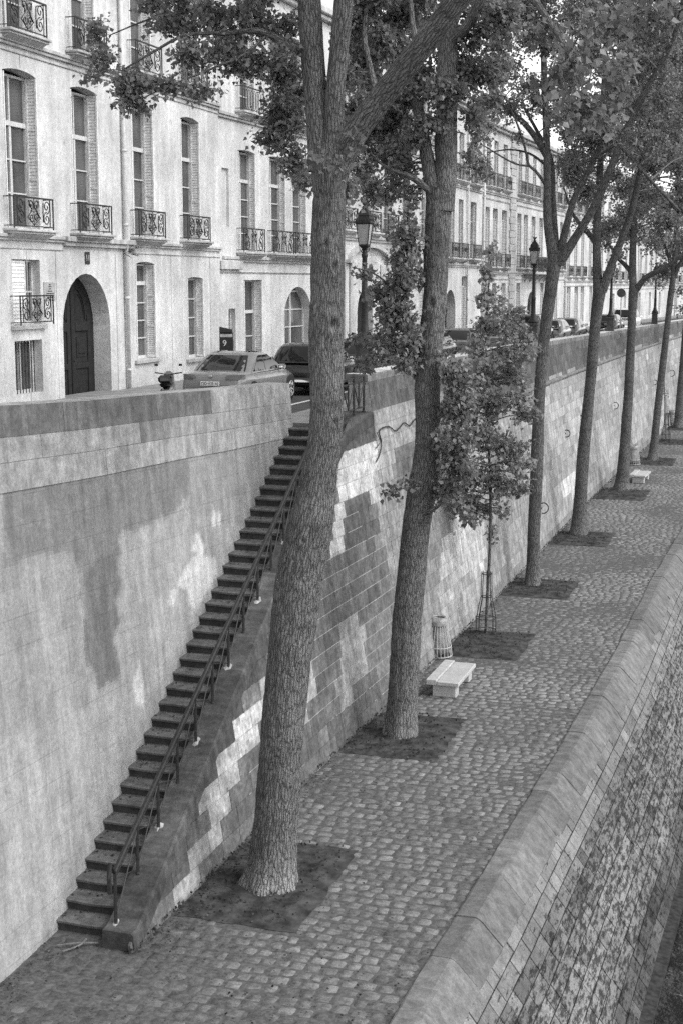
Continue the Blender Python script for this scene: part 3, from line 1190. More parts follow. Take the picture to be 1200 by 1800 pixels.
def wall_with_openings(m, u0, u1, z0, z1, ops):
    # ops: dict(ua, ub, za, zb, rise, d); local axes: X along the front, -Y outwards
    us = sorted({u0, u1} | {o['ua'] for o in ops} | {o['ub'] for o in ops})
    zs = sorted({z0, z1} | {o['za'] for o in ops} | {o['zb'] for o in ops})
    us = [u for u in us if u0 <= u <= u1]
    zs = [z for z in zs if z0 <= z <= z1]
    for i in range(len(us) - 1):
        for k in range(len(zs) - 1):
            uc, zc = (us[i] + us[i + 1]) / 2, (zs[k] + zs[k + 1]) / 2
            if any(o['ua'] < uc < o['ub'] and o['za'] < zc < o['zb'] for o in ops):
                continue
            m.add([(us[i], 0, zs[k]), (us[i + 1], 0, zs[k]), (us[i + 1], 0, zs[k + 1]), (us[i], 0, zs[k + 1])], [(0, 1, 2, 3)])
    for o in ops:
        ua, ub, za, zb, d = o['ua'], o['ub'], o['za'], o['zb'], o.get('d', .3)
        ri = o.get('rise', 0)
        if ri:
            A = arch_pts(ua, ub, zb - ri, ri)
            n = len(A)
            # spandrels
            half = n // 2
            V = [(p[0], 0, p[1]) for p in A] + [(ub, 0, zb), (ua, 0, zb)]
            F = [(n, k + 1, k) for k in range(half)] + [(n + 1, k + 1, k) for k in range(half, n - 1)]
            F = [f[::-1] for f in F]
            m.add(V, F)
            out = [(ub, za)] + A + [(ua, za)]
        else:
            out = [(ub, za), (ub, zb), (ua, zb), (ua, za)]
        V = [(p[0], 0, p[1]) for p in out] + [(p[0], d, p[1]) for p in out]
        n = len(out)
        m.add(V, [(k, (k + 1) % n, n + (k + 1) % n, n + k) for k in range(n)])


CACHE = {}


def cached(key, fn):
    if key not in CACHE:
        CACHE[key] = fn()
    return CACHE[key]


def spiral(cu, cz, r0, turns, a0, sgn=1, n=16):
    return [(cu + r0 * (1 - .82 * t) * math.cos(a0 + sgn * t * turns * 2 * math.pi), cz + r0 * (1 - .82 * t) * math.sin(a0 + sgn * t * turns * 2 * math.pi)) for t in [k / n for k in range(n + 1)]]


def railing_mesh(w, h, style, proj=.28):
    def make():
        m = MB()
        y = -proj
        t = .017
        ns = 4
        m.box(-w / 2, w / 2, y - .025, y + .02, h - .04, h)
        m.box(-w / 2, w / 2, y - .012, y + .012, .06, .085)
        for u in (-w / 2, w / 2):
            m.tube([(u, y, 0), (u, y, h)], .021, 5)
            m.tube([(u, y, h - .02), (u, .02, h - .02)], .014, 4)
            m.tube([(u, y, .07), (u, .02, .07)], .012, 4)
        def t2(P, r=t):
            m.tube([(p[0], y, p[1]) for p in P], r, ns)
        if style == 'scroll':
            hh = h - .1
            for s in (-1, 1):
                c = s * w * .33
                r = min(w * .15, hh * .26)
                t2(spiral(c, .08 + hh * .72, r, 1.4, -math.pi / 2, s))
                t2(spiral(c, .08 + hh * .28, r, 1.4, math.pi / 2, s))
                t2([(c + s * r * .9, .08), (c + s * r, .08 + hh * .5), (c + s * r * .9, h)])
                t2([(c - s * r, .08 + hh * .15), (c - s * r * 1.1, .08 + hh * .5), (c - s * r, .08 + hh * .85)])
            for s in (-1, 1):
                t2(spiral(s * w * .08, .08 + hh * .75, w * .075, 1.3, -math.pi / 2 , -s))
                t2([(0, .1), (s * w * .16, .08 + hh * .3), (s * w * .05, .08 + hh * .55), (s * w * .13, .08 + hh * .9)])
                t2(spiral(s * w * .06, .08 + hh * .3, w * .06, 1.2, 0, s))
            t2([(0, .08), (0, h)], .010)
        elif style == 'lyre':
            hh = h - .1
            for s in (-1, 1):
                t2(spiral(s * w * .30, .08 + hh * .26, w * .14, 1.5, math.pi / 2, -s))
                t2(spiral(s * w * .36, .08 + hh * .80, w * .09, 1.4, -math.pi / 2, s))
                t2([(s * w * .42, .12), (s * w * .24, .08 + hh * .5), (s * w * .42, .08 + hh * .9)])
                t2([(s * w * .12, .08), (s * w * .10, .08 + hh * .45), (s * w * .04, .08 + hh * .8), (s * w * .12, h)])
                t2([(0, .08 + hh * .55), (s * w * .11, .08 + hh * .3)])
                t2(spiral(s * w * .07, .08 + hh * .72, w * .06, 1.2, 0, s))
        elif style == 'bars':
            n = max(3, int(w / .22))
            for k in range(n):
                u = -w / 2 + (k + .5) * w / n
                pw = w / n * .33
                t2([(u - pw, .16), (u - pw, h - .16), (u, h - .08), (u + pw, h - .16), (u + pw, .16), (u, .09), (u - pw, .16)], .010)
        else:                                             # dense far-off panel
            n = max(5, int(w / .13))
            for k in range(n):
                u = -w / 2 + (k + .5) * w / n
                t2([(u, .07), (u, h - .02)], .011)
            for k in range(n // 2):
                u = -w / 2 + (k + .5) * w / (n // 2)
                t2([(u + .06 * math.cos(a), .07 + h * .5 + .13 * math.sin(a)) for a in np.linspace(0, 2 * math.pi, 9)], .012)
        return m.mesh('railing', M['iron'])
    return cached(('rail', round(w, 2), round(h, 2), style, proj), make)


def frame_mesh(w, h, tr, bars, arch=0, mull=True, key=''):
    def make():
        m = MB()
        f = .065
        y0, y1 = -.03, .05
        zt = h
        m.box(-w / 2, -w / 2 + f, y0, y1, 0, zt)
        m.box(w / 2 - f, w / 2, y0, y1, 0, zt)
        m.box(-w / 2 + f, w / 2 - f, y0 + .002, y1, 0, f * 1.3)
        m.box(-w / 2 + f, w / 2 - f, y0 + .002, y1, zt - f, zt)
        if tr:
            m.box(-w / 2 + f, w / 2 - f, y0 - .015, y1, h * tr - .07, h * tr + .05)
        zt2 = h * tr - .07 if tr else zt - f
        if mull:
            m.box(-.055, .055, y0 + .004, y1 - .004, f * 1.3, zt2)
            if tr:
                m.box(-.03, .03, y0 + .006, y1 - .006, h * tr + .05, zt - f)
        for b in range(1, bars + 1):
            z = f * 1.3 + (zt2 - f * 1.3) * b / (bars + 1)
            for s in (-1, 1):
                a, c = sorted((s * .055 if mull else 0, s * (w / 2 - f)))
                m.box(a, c, y0 + .008, y1 - .02, z - .018, z + .018)
        return m.mesh('window', M['white'])
    return cached(('frame', round(w, 2), round(h, 2), tr, bars, mull), make)


def pane_mesh(w, h):
    def make():
        return MB().add([(-w / 2, .03, 0), (w / 2, .03, 0), (w / 2, .03, h), (-w / 2, .03, h)], [(0, 1, 2, 3)]).mesh('pane', M['glass'])
    return cached(('pane', round(w, 2), round(h, 2)), make)


def louvre_mesh(w, h, n, mat):
    # local: X across, thickness about Y=0
    def make():
        m = MB()
        f = .05
        m.box(0, f, -.02, .02, 0, h)
        m.box(w - f, w, -.02, .02, 0, h)
        for z0 in (0, h * .33, h * .66, h - f):
            m.box(f, w - f, -.018, .018, z0, z0 + f)
        m.add([(f, .012, 0), (w - f, .012, 0), (w - f, .012, h), (f, .012, h)], [(0, 1, 2, 3)])
        for k in range(n):
            z = f + (h - 2 * f) * (k + .5) / n
            q = min(.04, h / n * .47)
            m.add([(f, -.006, z - q), (w - f, -.006, z - q), (w - f, .006, z + q), (f, .006, z + q)], [(0, 1, 2, 3)])
        return m.mesh('shutter', M[mat])
    return cached(('louvre', round(w, 2), round(h, 2), n, mat), make)


def window(root, ua, ub, za, zb, d=.40, tr=.70, bars=2, shut=None, rail=None, rise=0, ledge=True, mull=True, slats=44, railw=None, panes=True):
    # one window = frame (+ pane, shutters, balcony) as sub-parts, standing at the back of its reveal
    w, h, uc = ub - ua, zb - za, (ua + ub) / 2
    o = link('window', frame_mesh(w, h, tr, bars, 0, mull), root, (uc, d - .05, za))
    link('pane', pane_mesh(w, h), o)
    if shut == 'jamb':                                    # folded back on the jambs
        for s in (-1, 1):
            link('shutter', louvre_mesh(d - .08, h - .05, slats, 'shutter'), o, (s * (w / 2 - .03), -.045 if s > 0 else -(d - .035), .02), (0, 0, -s * math.pi / 2))
    elif shut == 'closed':
        for s in (0, 1):
            link('shutter', louvre_mesh(w / 2 - .03, h * (tr or 1) - .02, slats, 'greyshut'), o, (-w / 2 + .02 + s * w / 2, -(d - .12), .02))
    elif shut == 'half':
        link('shutter', louvre_mesh(w * .52, h - .05, slats, 'shutter'), o, (-w / 2 + .02, -(d - .12), .02))
    if rail:
        rw = railw or w + .34
        style, rh = rail
        link('railing', railing_mesh(rw, rh, style), o, (0, -d + .05, .0))
        if ledge:
            def mk():
                m = MB()
                m.bbox(-rw / 2 - .06, rw / 2 + .06, -.40, .0, -.07, -.004, .012)
                m.bbox(-rw / 2 - .02, rw / 2 + .02, -.34, .0, -.13, -.072, .01)
                m.prism([(-.30, -.132), (0, -.132), (0, -.27), (-.12, -.23)], 'x', -rw / 2 + .03, rw / 2 - .03)
                return m.mesh('ledge', M['trim'])
            link('ledge', cached(('ledge', round(rw, 2)), mk), o, (0, -d + .05, 0))
    return o


def course(root, u0, u1, z, h=.16, p=.11, name='string_course', mat='trim'):
    m = MB()
    m.bbox(u0, u1, -p, .0, z, z + h * .55, .012)
    m.bbox(u0, u1, -p * .62, .0, z - h * .45, z - .003, .008)
    return obj(name, m, M[mat], root)


def house(label, y0, y1, x0, x1, zt, mat='plaster', zb=None, depth=9.0):
    # root Empty at the foot of the front's near corner; local X runs along the street
    ang = math.atan2(y1 - y0, x1 - x0)
    zb = road_z((y0 + y1) / 2) - .4 if zb is None else zb
    r = thing('house', label, 'house', (x0, y0, 0), ang)
    L = math.hypot(y1 - y0, x1 - x0)
    return r, L, zb


def finish(r, L, zb, zt, ops, mat='plaster', roof=True, depth=9.0):
    m = MB()
    wall_with_openings(m, 0, L, zb, zt, ops)
    m.add([(0, 0, zb), (0, depth, zb), (0, depth, zt), (0, 0, zt), (L, 0, zb), (L, depth, zb), (L, depth, zt), (L, 0, zt)], [(0, 3, 2, 1), (4, 5, 6, 7), (1, 2, 6, 5)])
    obj('wall', m, M[mat], r)
    if roof:
        m = MB()
        m.bbox(-.05, L + .05, -.42, -.002, zt - .34, zt - .1, .03)
        m.bbox(-.05, L + .05, -.26, -.002, zt - .52, zt - .345, .03)
        obj('cornice', m, M['trim'], r)
        m = MB()
        m.add([(0, -.3, zt - .09), (L, -.3, zt - .09), (L, depth * .38, zt + 2.2), (0, depth * .38, zt + 2.2), (L, depth, zt), (0, depth, zt)], [(0, 1, 2, 3), (3, 2, 4, 5), (0, 3, 5), (1, 4, 2)])
        obj('roof', m, M['roof'], r)


def O(ua, ub, za, zb, rise=0, d=.40):
    return dict(ua=ua, ub=ub, za=za, zb=zb, rise=rise, d=d)


def pipe(r, u, z0, z1, rad=.055, brackets=5, parts=True):
    m = MB().tube([(u, -.1, z0), (u, -.1, z1)], rad, 10)
    for k in range(brackets):
        z = z0 + (z1 - z0) * (k + .5) / brackets
        m.lathe([(rad + .012, z - .04), (rad + .022, z), (rad + .012, z + .04)], u, -.1, 10)
    return obj('drainpipe', m, M['white'], r, True)


# --- the house with the arched door
B, L, zb = house('pale house with a dark arched carriage door and wrought iron window balconies', 22.0, 46.7, FX, FX, 21)
U = lambda y: y - 22.0
ops = []
ff = [(28.55, 30.15), (32.33, 34.02), (35.88, 37.5), (39.70, 41.28), (43.42, 44.98)]
for a, b in ff:
    ops.append(O(U(a), U(b), 10.62, 14.56, .10))
    ops.append(O(U(a) + .03, U(b) - .03, 15.42, 18.9, .10))
ops += [O(U(32.45), U(33.9), 8.2, 9.86, 0, .30), O(U(32.45), U(33.88), 6.42, 7.80, 0, .35)]
ops += [O(U(35.08), U(37.98), zb + .3, 9.52, 1.45, .62)]
ops += [O(U(39.78), U(41.22), 6.95, 9.90, .08), O(U(43.75), U(45.15), 6.78, 9.45, .06, .36)]
for a, b in ff:
    window(B, U(a), U(b), 10.62, 14.56 - .10, shut='jamb', rail=('scroll', .80), tr=.69)
    window(B, U(a) + .03, U(b) - .03, 15.42, 18.8, shut='jamb', rail=('scroll', .86), tr=.7)
window(B, U(32.45), U(33.9), 8.2, 9.86, .30, None, 1, 'half', ('scroll', .76), ledge=False, slats=16, railw=1.72)
o = window(B, U(32.45), U(33.88), 6.42, 7.80, .35, None, 0, None)
m = MB()
for k in range(9):
    u = -.62 + k * .155
    m.tube([(u, -.10, .0), (u, -.10, 1.36)], .013, 5)
obj('grille', m, M['iron'], o)
window(B, U(39.78), U(41.22), 6.95, 9.84, shut='jamb', tr=.80, bars=3)
window(B, U(43.75), U(45.15), 6.78, 9.41, .36, None, 3, 'jamb')
m = MB()
for (a, b, z) in ((32.3, 34.05, 8.2), (39.6, 41.4, 6.95), (43.6, 45.3, 6.78)):
    m.bbox(U(a), U(b), -.10, .0, z - .12, z - .004, .012)
obj('sill', m, M['trim'], B)
# carriage door
du, dw, dh = U(36.53), 2.90, 9.52 - zb - .3
m = MB()
A = arch_pts(-dw / 2, dw / 2, dh - 1.45, 1.45, 20)
poly = [(dw / 2, 0)] + A + [(-dw / 2, 0)]
m.prism([(p[0], p[1]) for p in poly], 'y', .04, .10)
for s in (-1, 1):
    def leafbox(u0, u1, z0, z1, p):
        m.bbox(min(s * u0, s * u1), max(s * u0, s * u1), .04 - p, .04, z0, z1, .02)
    leafbox(.04, .24, 0, dh - .22, .035)
    leafbox(1.02, 1.2, 0, dh - 1.15, .035)
    leafbox(.24, 1.02, .9, 1.06, .05)
    leafbox(.24, 1.02, dh - 1.62, dh - 1.36, .06)
    leafbox(.34, .92, 1.22, dh - 1.78, .02)
    leafbox(.42, .84, 1.32, dh - 1.88, .045)
    m.tube([(s * (.30 + .0), .03, dh - 1.28)] + [(s * (.3 + .62 * math.sin(t)), .03, dh - 1.28 + .88 * math.cos(t)) for t in np.linspace(0, math.pi / 2, 8)], .03, 5)
    m.tube([(s * .38 , .03, dh - 1.24)] + [(s * (.38 + .45 * math.sin(t)), .03, dh - 1.24 + .68 * math.cos(t)) for t in np.linspace(0, math.pi / 2, 8)], .02, 5)
m.box(-.012, .012, .0, .04, 0, dh - .03)
dr = obj('carriage_door', m, M['door'], B, loc=(du, .50, zb + .3))
m = MB().lathe([(.01, 0), (.03, .01), (.03, .03), (.012, .05)], 0, 0, 8)
o = obj('handle', m, M['iron'], dr, loc=(.13, .02, 1.15), rot=(math.pi / 2, 0, 0))
course(B, 0, U(35.2), 10.40)
course(B, U(35.2), U(39.6), 10.37, .26, .18)
course(B, U(39.6), L, 10.40)
course(B, 0, L, 15.16, .18, .13)
m = MB()
m.bbox(0, L, -.035, -.0, 14.93, 14.97, .01)
m.bbox(0, U(35.2), -.03, .0, 10.12, 10.15, .01)
m.bbox(U(39.6), L, -.03, .0, 10.12, 10.15, .01)
for y in (33.2, 34.75, 38.42, 42.45, 45.75):
    m.bbox(U(y), U(y) + .022, -.012, .0, zb, 10.1, .003)
for y in (33.2, 36.7, 40.5, 44.2):
    m.bbox(U(y), U(y) + .02, -.012, .0, 14.6, 14.92, .003)
obj('facade_joint', m, M['trim'], B)
pipe(B, U(38.98), zb, 20.5, .06, 7)
m = MB()
for k in range(14):
    a = k * 2.4
    m.tube([(U(38.98) + .06 * math.cos(a), -.1 + .06 * math.sin(a), 10.1 + .01 * k), (U(38.98) + .36 * math.cos(a), -.1 - abs(.36 * math.sin(a)), 9.98 + .03 * k)], .008, 4)
obj('spike_collar', m, M['iron'], B)
m = MB().bbox(-.30, .30, -.03, 0, -.24, .24, .01)
pq = obj('wall_plaque', m, M['greyshut'], B, loc=(U(34.35), -.002, 9.05))
m = MB()
for k, (w_, z) in enumerate(((.05, .17), (.08, .12), (.05, .06), (.12, .0), (.2, -.06), (.2, -.11), (.16, -.16))):
    m.box(-w_, w_, -.034, -.0305, z - .012, z + .012)
obj('inscription', m, M['iron'], pq)


def text_obj(name, txt, size, mat, parent, loc, rot, depth=.003):
    cu = bpy.data.curves.new(name, 'FONT')
    cu.body = txt
    cu.size = size
    cu.align_x = 'CENTER'
    cu.align_y = 'CENTER'
    cu.extrude = depth
    t = bpy.data.objects.new('tmp_text', cu)
    me = bpy.data.meshes.new_from_object(t)
    me.materials.clear()
    me.materials.append(M[mat])
    bpy.data.objects.remove(t)
    o = link(name, me, parent, loc, rot)
    return o


m = MB().bbox(-.15, .15, -.02, 0, -.17, .17, .008)
np_ = obj('house_number', m, M['iron'], B, loc=(U(36.62), -.002, 9.95))
text_obj('numerals', '11', .24, 'white', np_, (0, -.024, 0), (math.pi / 2, 0, 0))
finish(B, L, zb, 20.4, ops, 'plaster')

# --- the narrow fronted house beside it
B, L, zb = house('pale house with a blind arched recess and lyre pattern balconies left of the near poplar', 46.7, 58.5, FX - .10, FX + .55, 21)
U = lambda y: (y - 46.7) * L / 11.8
ops = []
f2 = [(48.55, 50.1), (51.35, 53.0), (53.55, 55.2)]
for a, b in f2:
    ops += [O(U(a), U(b), 10.35, 13.95, .06), O(U(a), U(b), 15.25, 18.5, .06)]
    window(B, U(a), U(b), 10.35, 13.9, .34, .72, 3, 'jamb', ('lyre', .85))
    window(B, U(a), U(b), 15.25, 18.45, .34, .72, 3, 'jamb', ('bars', .85))
ops += [O(U(47.15), U(47.75), 11.2, 13.2, 0, .12), O(U(48.95), U(50.65), zb, 9.36, 0, .42), O(U(52.85), U(55.75), 6.75, 9.1, .85, .42), O(U(47.6), U(48.2), zb + .6, 8.35, 0, .25)]
m = MB()
m.box(U(47.15), U(47.75), .10, .13, 11.2, 13.2)
obj('blind_panel', m, M['plaster'], B)
window(B, U(48.95), U(50.65), zb, 9.36, .42, .70, 2, 'jamb')
window(B, U(52.85), U(55.75), 6.75, 8.95, .42, None, 2, None)
window(B, U(47.6), U(48.2), zb + .6, 8.35, .25, None, 2, None, mull=False)
m = MB().bbox(U(52.7), U(55.9), -.12, 0, 6.60, 6.745, .012)
obj('sill', m, M['trim'], B)
course(B, U(47.1), L, 10.08, .2, .12)
m = MB().bbox(.05, U(48.6), -.16, 0, 9.72, 10.03, .02)
obj('string_block', m, M['trim'], B)
course(B, .05, L, 14.98, .2, .14)
course(B, .05, L, 9.62, .06, .05)
pipe(B, U(56.4), zb, 20)
finish(B, L, zb, 20.2, ops, 'plaster_c')

# --- the house with the pedimented gateway behind the near street lamp
B, L, zb = house('pale house with a round topped pediment over its gateway and scrolled corbel balcony', 58.5, 76.6, FX + .45, fac_x(76.6), 21)
U = lambda y: (y - 58.5) * L / 18.1
ops = []
f3 = [(59.4, 60.9), (63.0, 64.4), (65.8, 67.3), (69.0, 70.4), (72.4, 73.9)]
for a, b in f3:
    ops += [O(U(a), U(b), 11.5, 14.6, .1), O(U(a), U(b), 15.9, 18.6, .1)]
    window(B, U(a), U(b), 11.5, 14.55, .3, .72, 2, 'jamb', ('scroll', .95), slats=16)
    window(B, U(a), U(b), 15.9, 18.55, .3, .72, 2, 'jamb', ('scroll', .85), slats=16)
ops += [O(U(61.9), U(64.2), zb, 9.0, 1.1, .5), O(U(67.6), U(69.4), zb + 1, 10.3, 0, .3), O(U(59.0), U(60.2), zb + 1.0, 10.2, .5, .3), O(U(72.3), U(74), zb + 1, 9.9, 0, .3)]
m = MB().prism([(U(64.2), zb)] + arch_pts(U(61.9), U(64.2), 7.9, 1.1) + [(U(61.9), zb)], 'y', .45, .5)
obj('gate', m, M['door'], B)
window(B, U(67.6), U(69.4), zb + 1, 10.3, .3, .72, 3, 'closed', slats=16)
window(B, U(59.0), U(60.2), zb + 1.0, 10.15, .3, .72, 3, 'closed', slats=16)
window(B, U(72.3), U(74), zb + 1, 9.9, .3, .72, 3, 'closed', slats=16)
m = MB()
pc, pw = U(63.4), U(66.3) - U(60.5)
out = [(pc + pw * .5 * math.cos(t), 10.25 + .75 * math.sin(t)) for t in np.linspace(0, math.pi, 16)]
for k in range(15):
    (a0, b0), (a1, b1) = out[k], out[k + 1]
    m.add([(a0, -.24, b0), (a1, -.24, b1), (a1, -.24, b1 - .17), (a0, -.24, b0 - .17), (a0, 0, b0), (a1, 0, b1), (a1, 0, b1 - .17), (a0, 0, b0 - .17)], [(0, 1, 2, 3), (4, 5, 1, 0), (3, 2, 6, 7)])
m.bbox(pc - pw / 2 - .3, pc - pw / 2 + .35, -.24, 0, 10.1, 10.26, .01)
m.bbox(pc + pw / 2 - .35, pc + pw / 2 + .3, -.24, 0, 10.1, 10.26, .01)
m.bbox(U(60.7), U(61.4), -.10, 0, zb, 10.08, .03)
m.bbox(U(65.3), U(66.0), -.10, 0, zb, 10.08, .03)
obj('pediment', m, M['trim'], B)
course(B, 0, L, 11.2, .24, .16)
course(B, 0, L, 15.55, .2, .14)
pipe(B, U(75.9), zb, 20)
finish(B, L, zb, 20.2, ops, 'plaster_b')

# --- flat front with the round arched doorway
B, L, zb = house('flat pale house with a narrow round arched doorway and three upright windows per floor', 76.6, 86.0, fac_x(76.6), fac_x(86.0), 20)
U = lambda y: (y - 76.6) * L / 9.4
ops = []
for a, b in [(78.05, 79.5), (80.3, 81.5), (83.1, 84.7)]:
    for z0, z1 in ((10.6, 13.9), (14.9, 17.6)):
        ops.append(O(U(a), U(b), z0, z1))
        window(B, U(a), U(b), z0, z1, .3, None, 2, 'jamb', ('dense', .85), slats=14)
ops += [O(U(77.6), U(79.9), zb, 8.85, 1.1, .6), O(U(81.3), U(82.7), 6.6, 9.6, 0, .3)]
m = MB().prism([(U(79.9), zb)] + arch_pts(U(77.6), U(79.9), 7.75, 1.1) + [(U(77.6), zb)], 'y', .52, .58)
m.box(U(78.7), U(78.8), .48, .52, zb, 8.7)
m.box(U(77.6), U(79.9), .47, .519, 7.6, 7.75)
obj('arched_door', m, M['door'], B)
window(B, U(81.3), U(82.7), 6.6, 9.6, .3, .8, 3, 'closed', slats=18)
course(B, 0, L, 10.2, .2, .12)
course(B, 0, L, 14.6, .2, .12)
pipe(B, U(82.2), zb, 20, .05)
finish(B, L, zb, 19.4, ops, 'plaster_c')

# --- long shuttered front
def big_front(label, y0, y1, cols, floors, mat, zt, ground=None, balcony=None, quoin=None, rails=('dense', .85), shut='closed', slats=16):
    B, L, zb = house(label, y0, y1, fac_x(y0), fac_x(y1), zt)
    U = lambda y: (y - y0) * L / (y1 - y0)
    ops = []
    for (a, b) in cols:
        for (z0, z1, sh_) in floors:
            ops.append(O(U(a), U(b), z0, z1))
            window(B, U(a), U(b), z0, z1, .28, .82, 2, shut if sh_ else 'jamb', rails, slats=slats, railw=(b - a) + .1)
    for (a, b, z1, rise) in (ground or []):
        ops.append(O(U(a), U(b), zb + (.9 if rise == 0 else 0), z1, rise, .4))
        if rise:
            m = MB().prism([(U(b), zb)] + arch_pts(U(a), U(b), z1 - rise, rise) + [(U(a), zb)], 'y', .36, .42)
            obj('arched_door', m, M['door'], B)
        else:
            window(B, U(a), U(b), zb + .9, z1, .28, .8, 3, 'closed', slats=18)
    zs = sorted({f[0] for f in floors})
    for z in zs:
        course(B, 0, L, z - .35, .22, .13)
        course(B, 0, L, z - .75, .1, .06)
    if balcony:
        a, b, z = balcony
        w = U(b) - U(a)
        link('long_balcony', railing_mesh(w, 1.0, 'dense', .75), B, (U(a) + w / 2, 0, z))
        m = MB().bbox(U(a) - .1, U(b) + .1, -.85, 0, z - .16, z - .004, .02)
        for k in range(6):
            u = U(a) + w * (k + .5) / 6
            m.prism([(-.7, z - .162), (0, z - .162), (0, z - .7), (-.15, z - .55)], 'x', u - .12, u + .12)
        obj('balcony_slab', m, M['trim'], B)
    if quoin:
        m = MB()
        z = zb
        k = 0
        while z < zt - .8:
            e = .0 if k % 2 else .22
            m.bbox(U(quoin[0]) - e, U(quoin[1]) + e, -.09, 0, z, z + .42, .02)
            z += .44
            k += 1
        obj('quoin', m, M['trim'], B)
    pipe(B, .25, zb, zt - .6, .07)
    finish(B, L, zb, zt, ops, mat)
    return B


big_front('long shuttered house with rusticated quoins and a long iron balcony over its gateway', 86.0, 113.0,
          [(86.9, 88.1), (88.9, 90.2), (91.4, 92.8), (95.9, 97.2), (98.0, 99.3), (100.5, 101.8), (103.2, 104.5), (106.0, 107.3), (108.6, 109.9), (111.0, 112.2)],
          [(10.2, 13.8, True), (15.05, 17.9, False)], 'plaster_b', 19.0,
          [(87.0, 88.2, 9.2, 0), (89, 90.2, 9.2, 0), (91.6, 92.8, 9.2, 0), (96, 97.2, 9.2, 0), (99.6, 102.2, 8.6, 1.3), (104, 105.2, 9.2, 0), (106.5, 107.7, 9.2, 0), (109.4, 110.6, 9.2, 0)],
          (97.7, 107.5, 9.95), (93.7, 95.1))
big_front('pale house with tall panelled ground floor bays and dark small balconies beyond the second lamp', 113.0, 128.0,
          [(114.0, 115.4), (117.0, 118.4), (120.0, 121.4), (123.6, 125.0), (126, 127.2)], [(9.7, 13.4, True), (14.8, 17.6, True)], 'plaster_c', 18.8,
          [(114.4, 116, 8.9, 0), (117.6, 119.2, 8.9, 0), (120.4, 121.9, 8.9, 0), (124.4, 125.8, 8.9, 0)], slats=10)
yy = 128.0
far_lab = ['bright far house behind the fork of the fifth trunk from the front', 'bright far house framed between two slim trunks above the parked cars', 'far pale house front seen above the white car',
           'distant pale house half hidden in leaves at the right edge', 'most distant pale house at the end of the quay']
for k, lab in enumerate(far_lab):
    w = (22, 26, 24, 34, 50)[k]
    n = int(w / 3.4)
    cols = [(yy + 1.2 + j * 3.3, yy + 2.5 + j * 3.3) for j in range(n)]
    big_front(lab, yy, yy + w, cols, [(9.4 - .1 * k, 12.6, True), (13.8, 16.4, True)], ('plaster_c', 'plaster_b')[k % 2], 18.0 + (k % 2),
              [(a, b, 8.2, 0) for a, b in cols[::2]], slats=8)
    yy += w

# ------------------------------------------------------------------ street lamps on the parapet
def make_lamp(label, y, first=None):
    zt = top_z(y)
    x = face_x(y, zt) - .22
    if first is not None:
        r = copy_tree(first)
        r.location = (x, y, zt)
        return tag(r, label, 'street lamp', 'street lamps along the parapet')
    r = thing('street_lamp', label, 'street lamp', (x, y, zt), 0, 'street lamps along the parapet')
    m = MB()
    m.lathe([(.27, 0), (.26, .10), (.235, .62), (.29, .64), (.29, .70), (.22, .74)], n=4, ang0=math.pi / 4)
    obj('pedestal', m, M['greyiron'], r)
    m = MB().lathe([(.20, .74), (.20, .80), (.14, .86), (.115, .95), (.10, 1.02), (.088, 1.10), (.08, 1.6), (.088, 1.62), (.088, 1.66), (.075, 1.68), (.058, 2.62), (.075, 2.66), (.075, 2.70), (.05, 2.74), (.05, 2.80)], n=16)
    obj('post', m, M['iron'], r, True)
    m = MB()
    n = 4
    a0 = math.pi / 4
    m.lathe([(.06, 2.80), (.12, 2.86), (.175, 2.90), (.175, 2.93), (.14, 2.93)], n=4, ang0=a0)
    for k in range(4):
        a = a0 + k * math.pi / 2
        m.tube([(.165 * math.cos(a), .165 * math.sin(a), 2.92), (.255 * math.cos(a), .255 * math.sin(a), 3.40)], .014, 5)
        m.tube([(.05 * math.cos(a), .05 * math.sin(a), 2.72), (.14 * math.cos(a), .14 * math.sin(a), 2.80), (.16 * math.cos(a), .16 * math.sin(a), 2.90)], .010, 5)
    m.lathe([(.265, 3.38), (.30, 3.41), (.30, 3.44), (.27, 3.47), (.22, 3.56), (.235, 3.58), (.20, 3.62), (.11, 3.72), (.07, 3.74), (.075, 3.78), (.03, 3.80), (.03, 3.84)], n=4, ang0=a0)
    for k in range(8):
        a = k * math.pi / 4
        m.tube([(.035 * math.cos(a), .035 * math.sin(a), 3.81), (.085 * math.cos(a), .085 * math.sin(a), 3.90)], .012, 4)
    for k in range(20):                                   # little crown along the roof edge
        a = k * math.pi / 10
        c = max(abs(math.cos(a - math.pi / 4 + a0)), abs(math.sin(a - math.pi / 4 + a0)))
        rr = .205 / max(abs(math.cos(a)), abs(math.sin(a)))
        m.tube([(rr * math.cos(a), rr * math.sin(a), 3.44), (rr * 1.03 * math.cos(a), rr * 1.03 * math.sin(a), 3.50)], .014, 4)
    m.v = [(p[0] * .87, p[1] * .87, p[2]) for p in m.v]
    obj('lantern_frame', m, M['iron'], r)
    m = MB().lathe([(.126, 2.93), (.206, 3.39)], n=4, ang0=a0)
    obj('lantern_glass', m, M['lampglass'], r)
    return r


L1 = make_lamp('nearest old iron street lamp with a square lantern, at the parapet end by the steps', 31.95)
make_lamp('second old iron street lamp, its whole lantern clear between two trunks', 53.6, L1)
make_lamp('third street lamp, between the fourth and fifth trunks', 75.2, L1)
make_lamp('farthest visible street lamp, its top lost in leaves', 94.5, L1)

# ------------------------------------------------------------------ cars
def rrect(hx, hy, r, n=5):
    P = []
    for (sx, sy_, a0) in ((1, 1, 0), (-1, 1, math.pi / 2), (-1, -1, math.pi), (1, -1, 1.5 * math.pi)):
        for k in range(n + 1):
            a = a0 + k * math.pi / 2 / n
            P.append((sx * (hx - r) + r * math.cos(a), sy_ * (hy - r) + r * math.sin(a)))
    return P


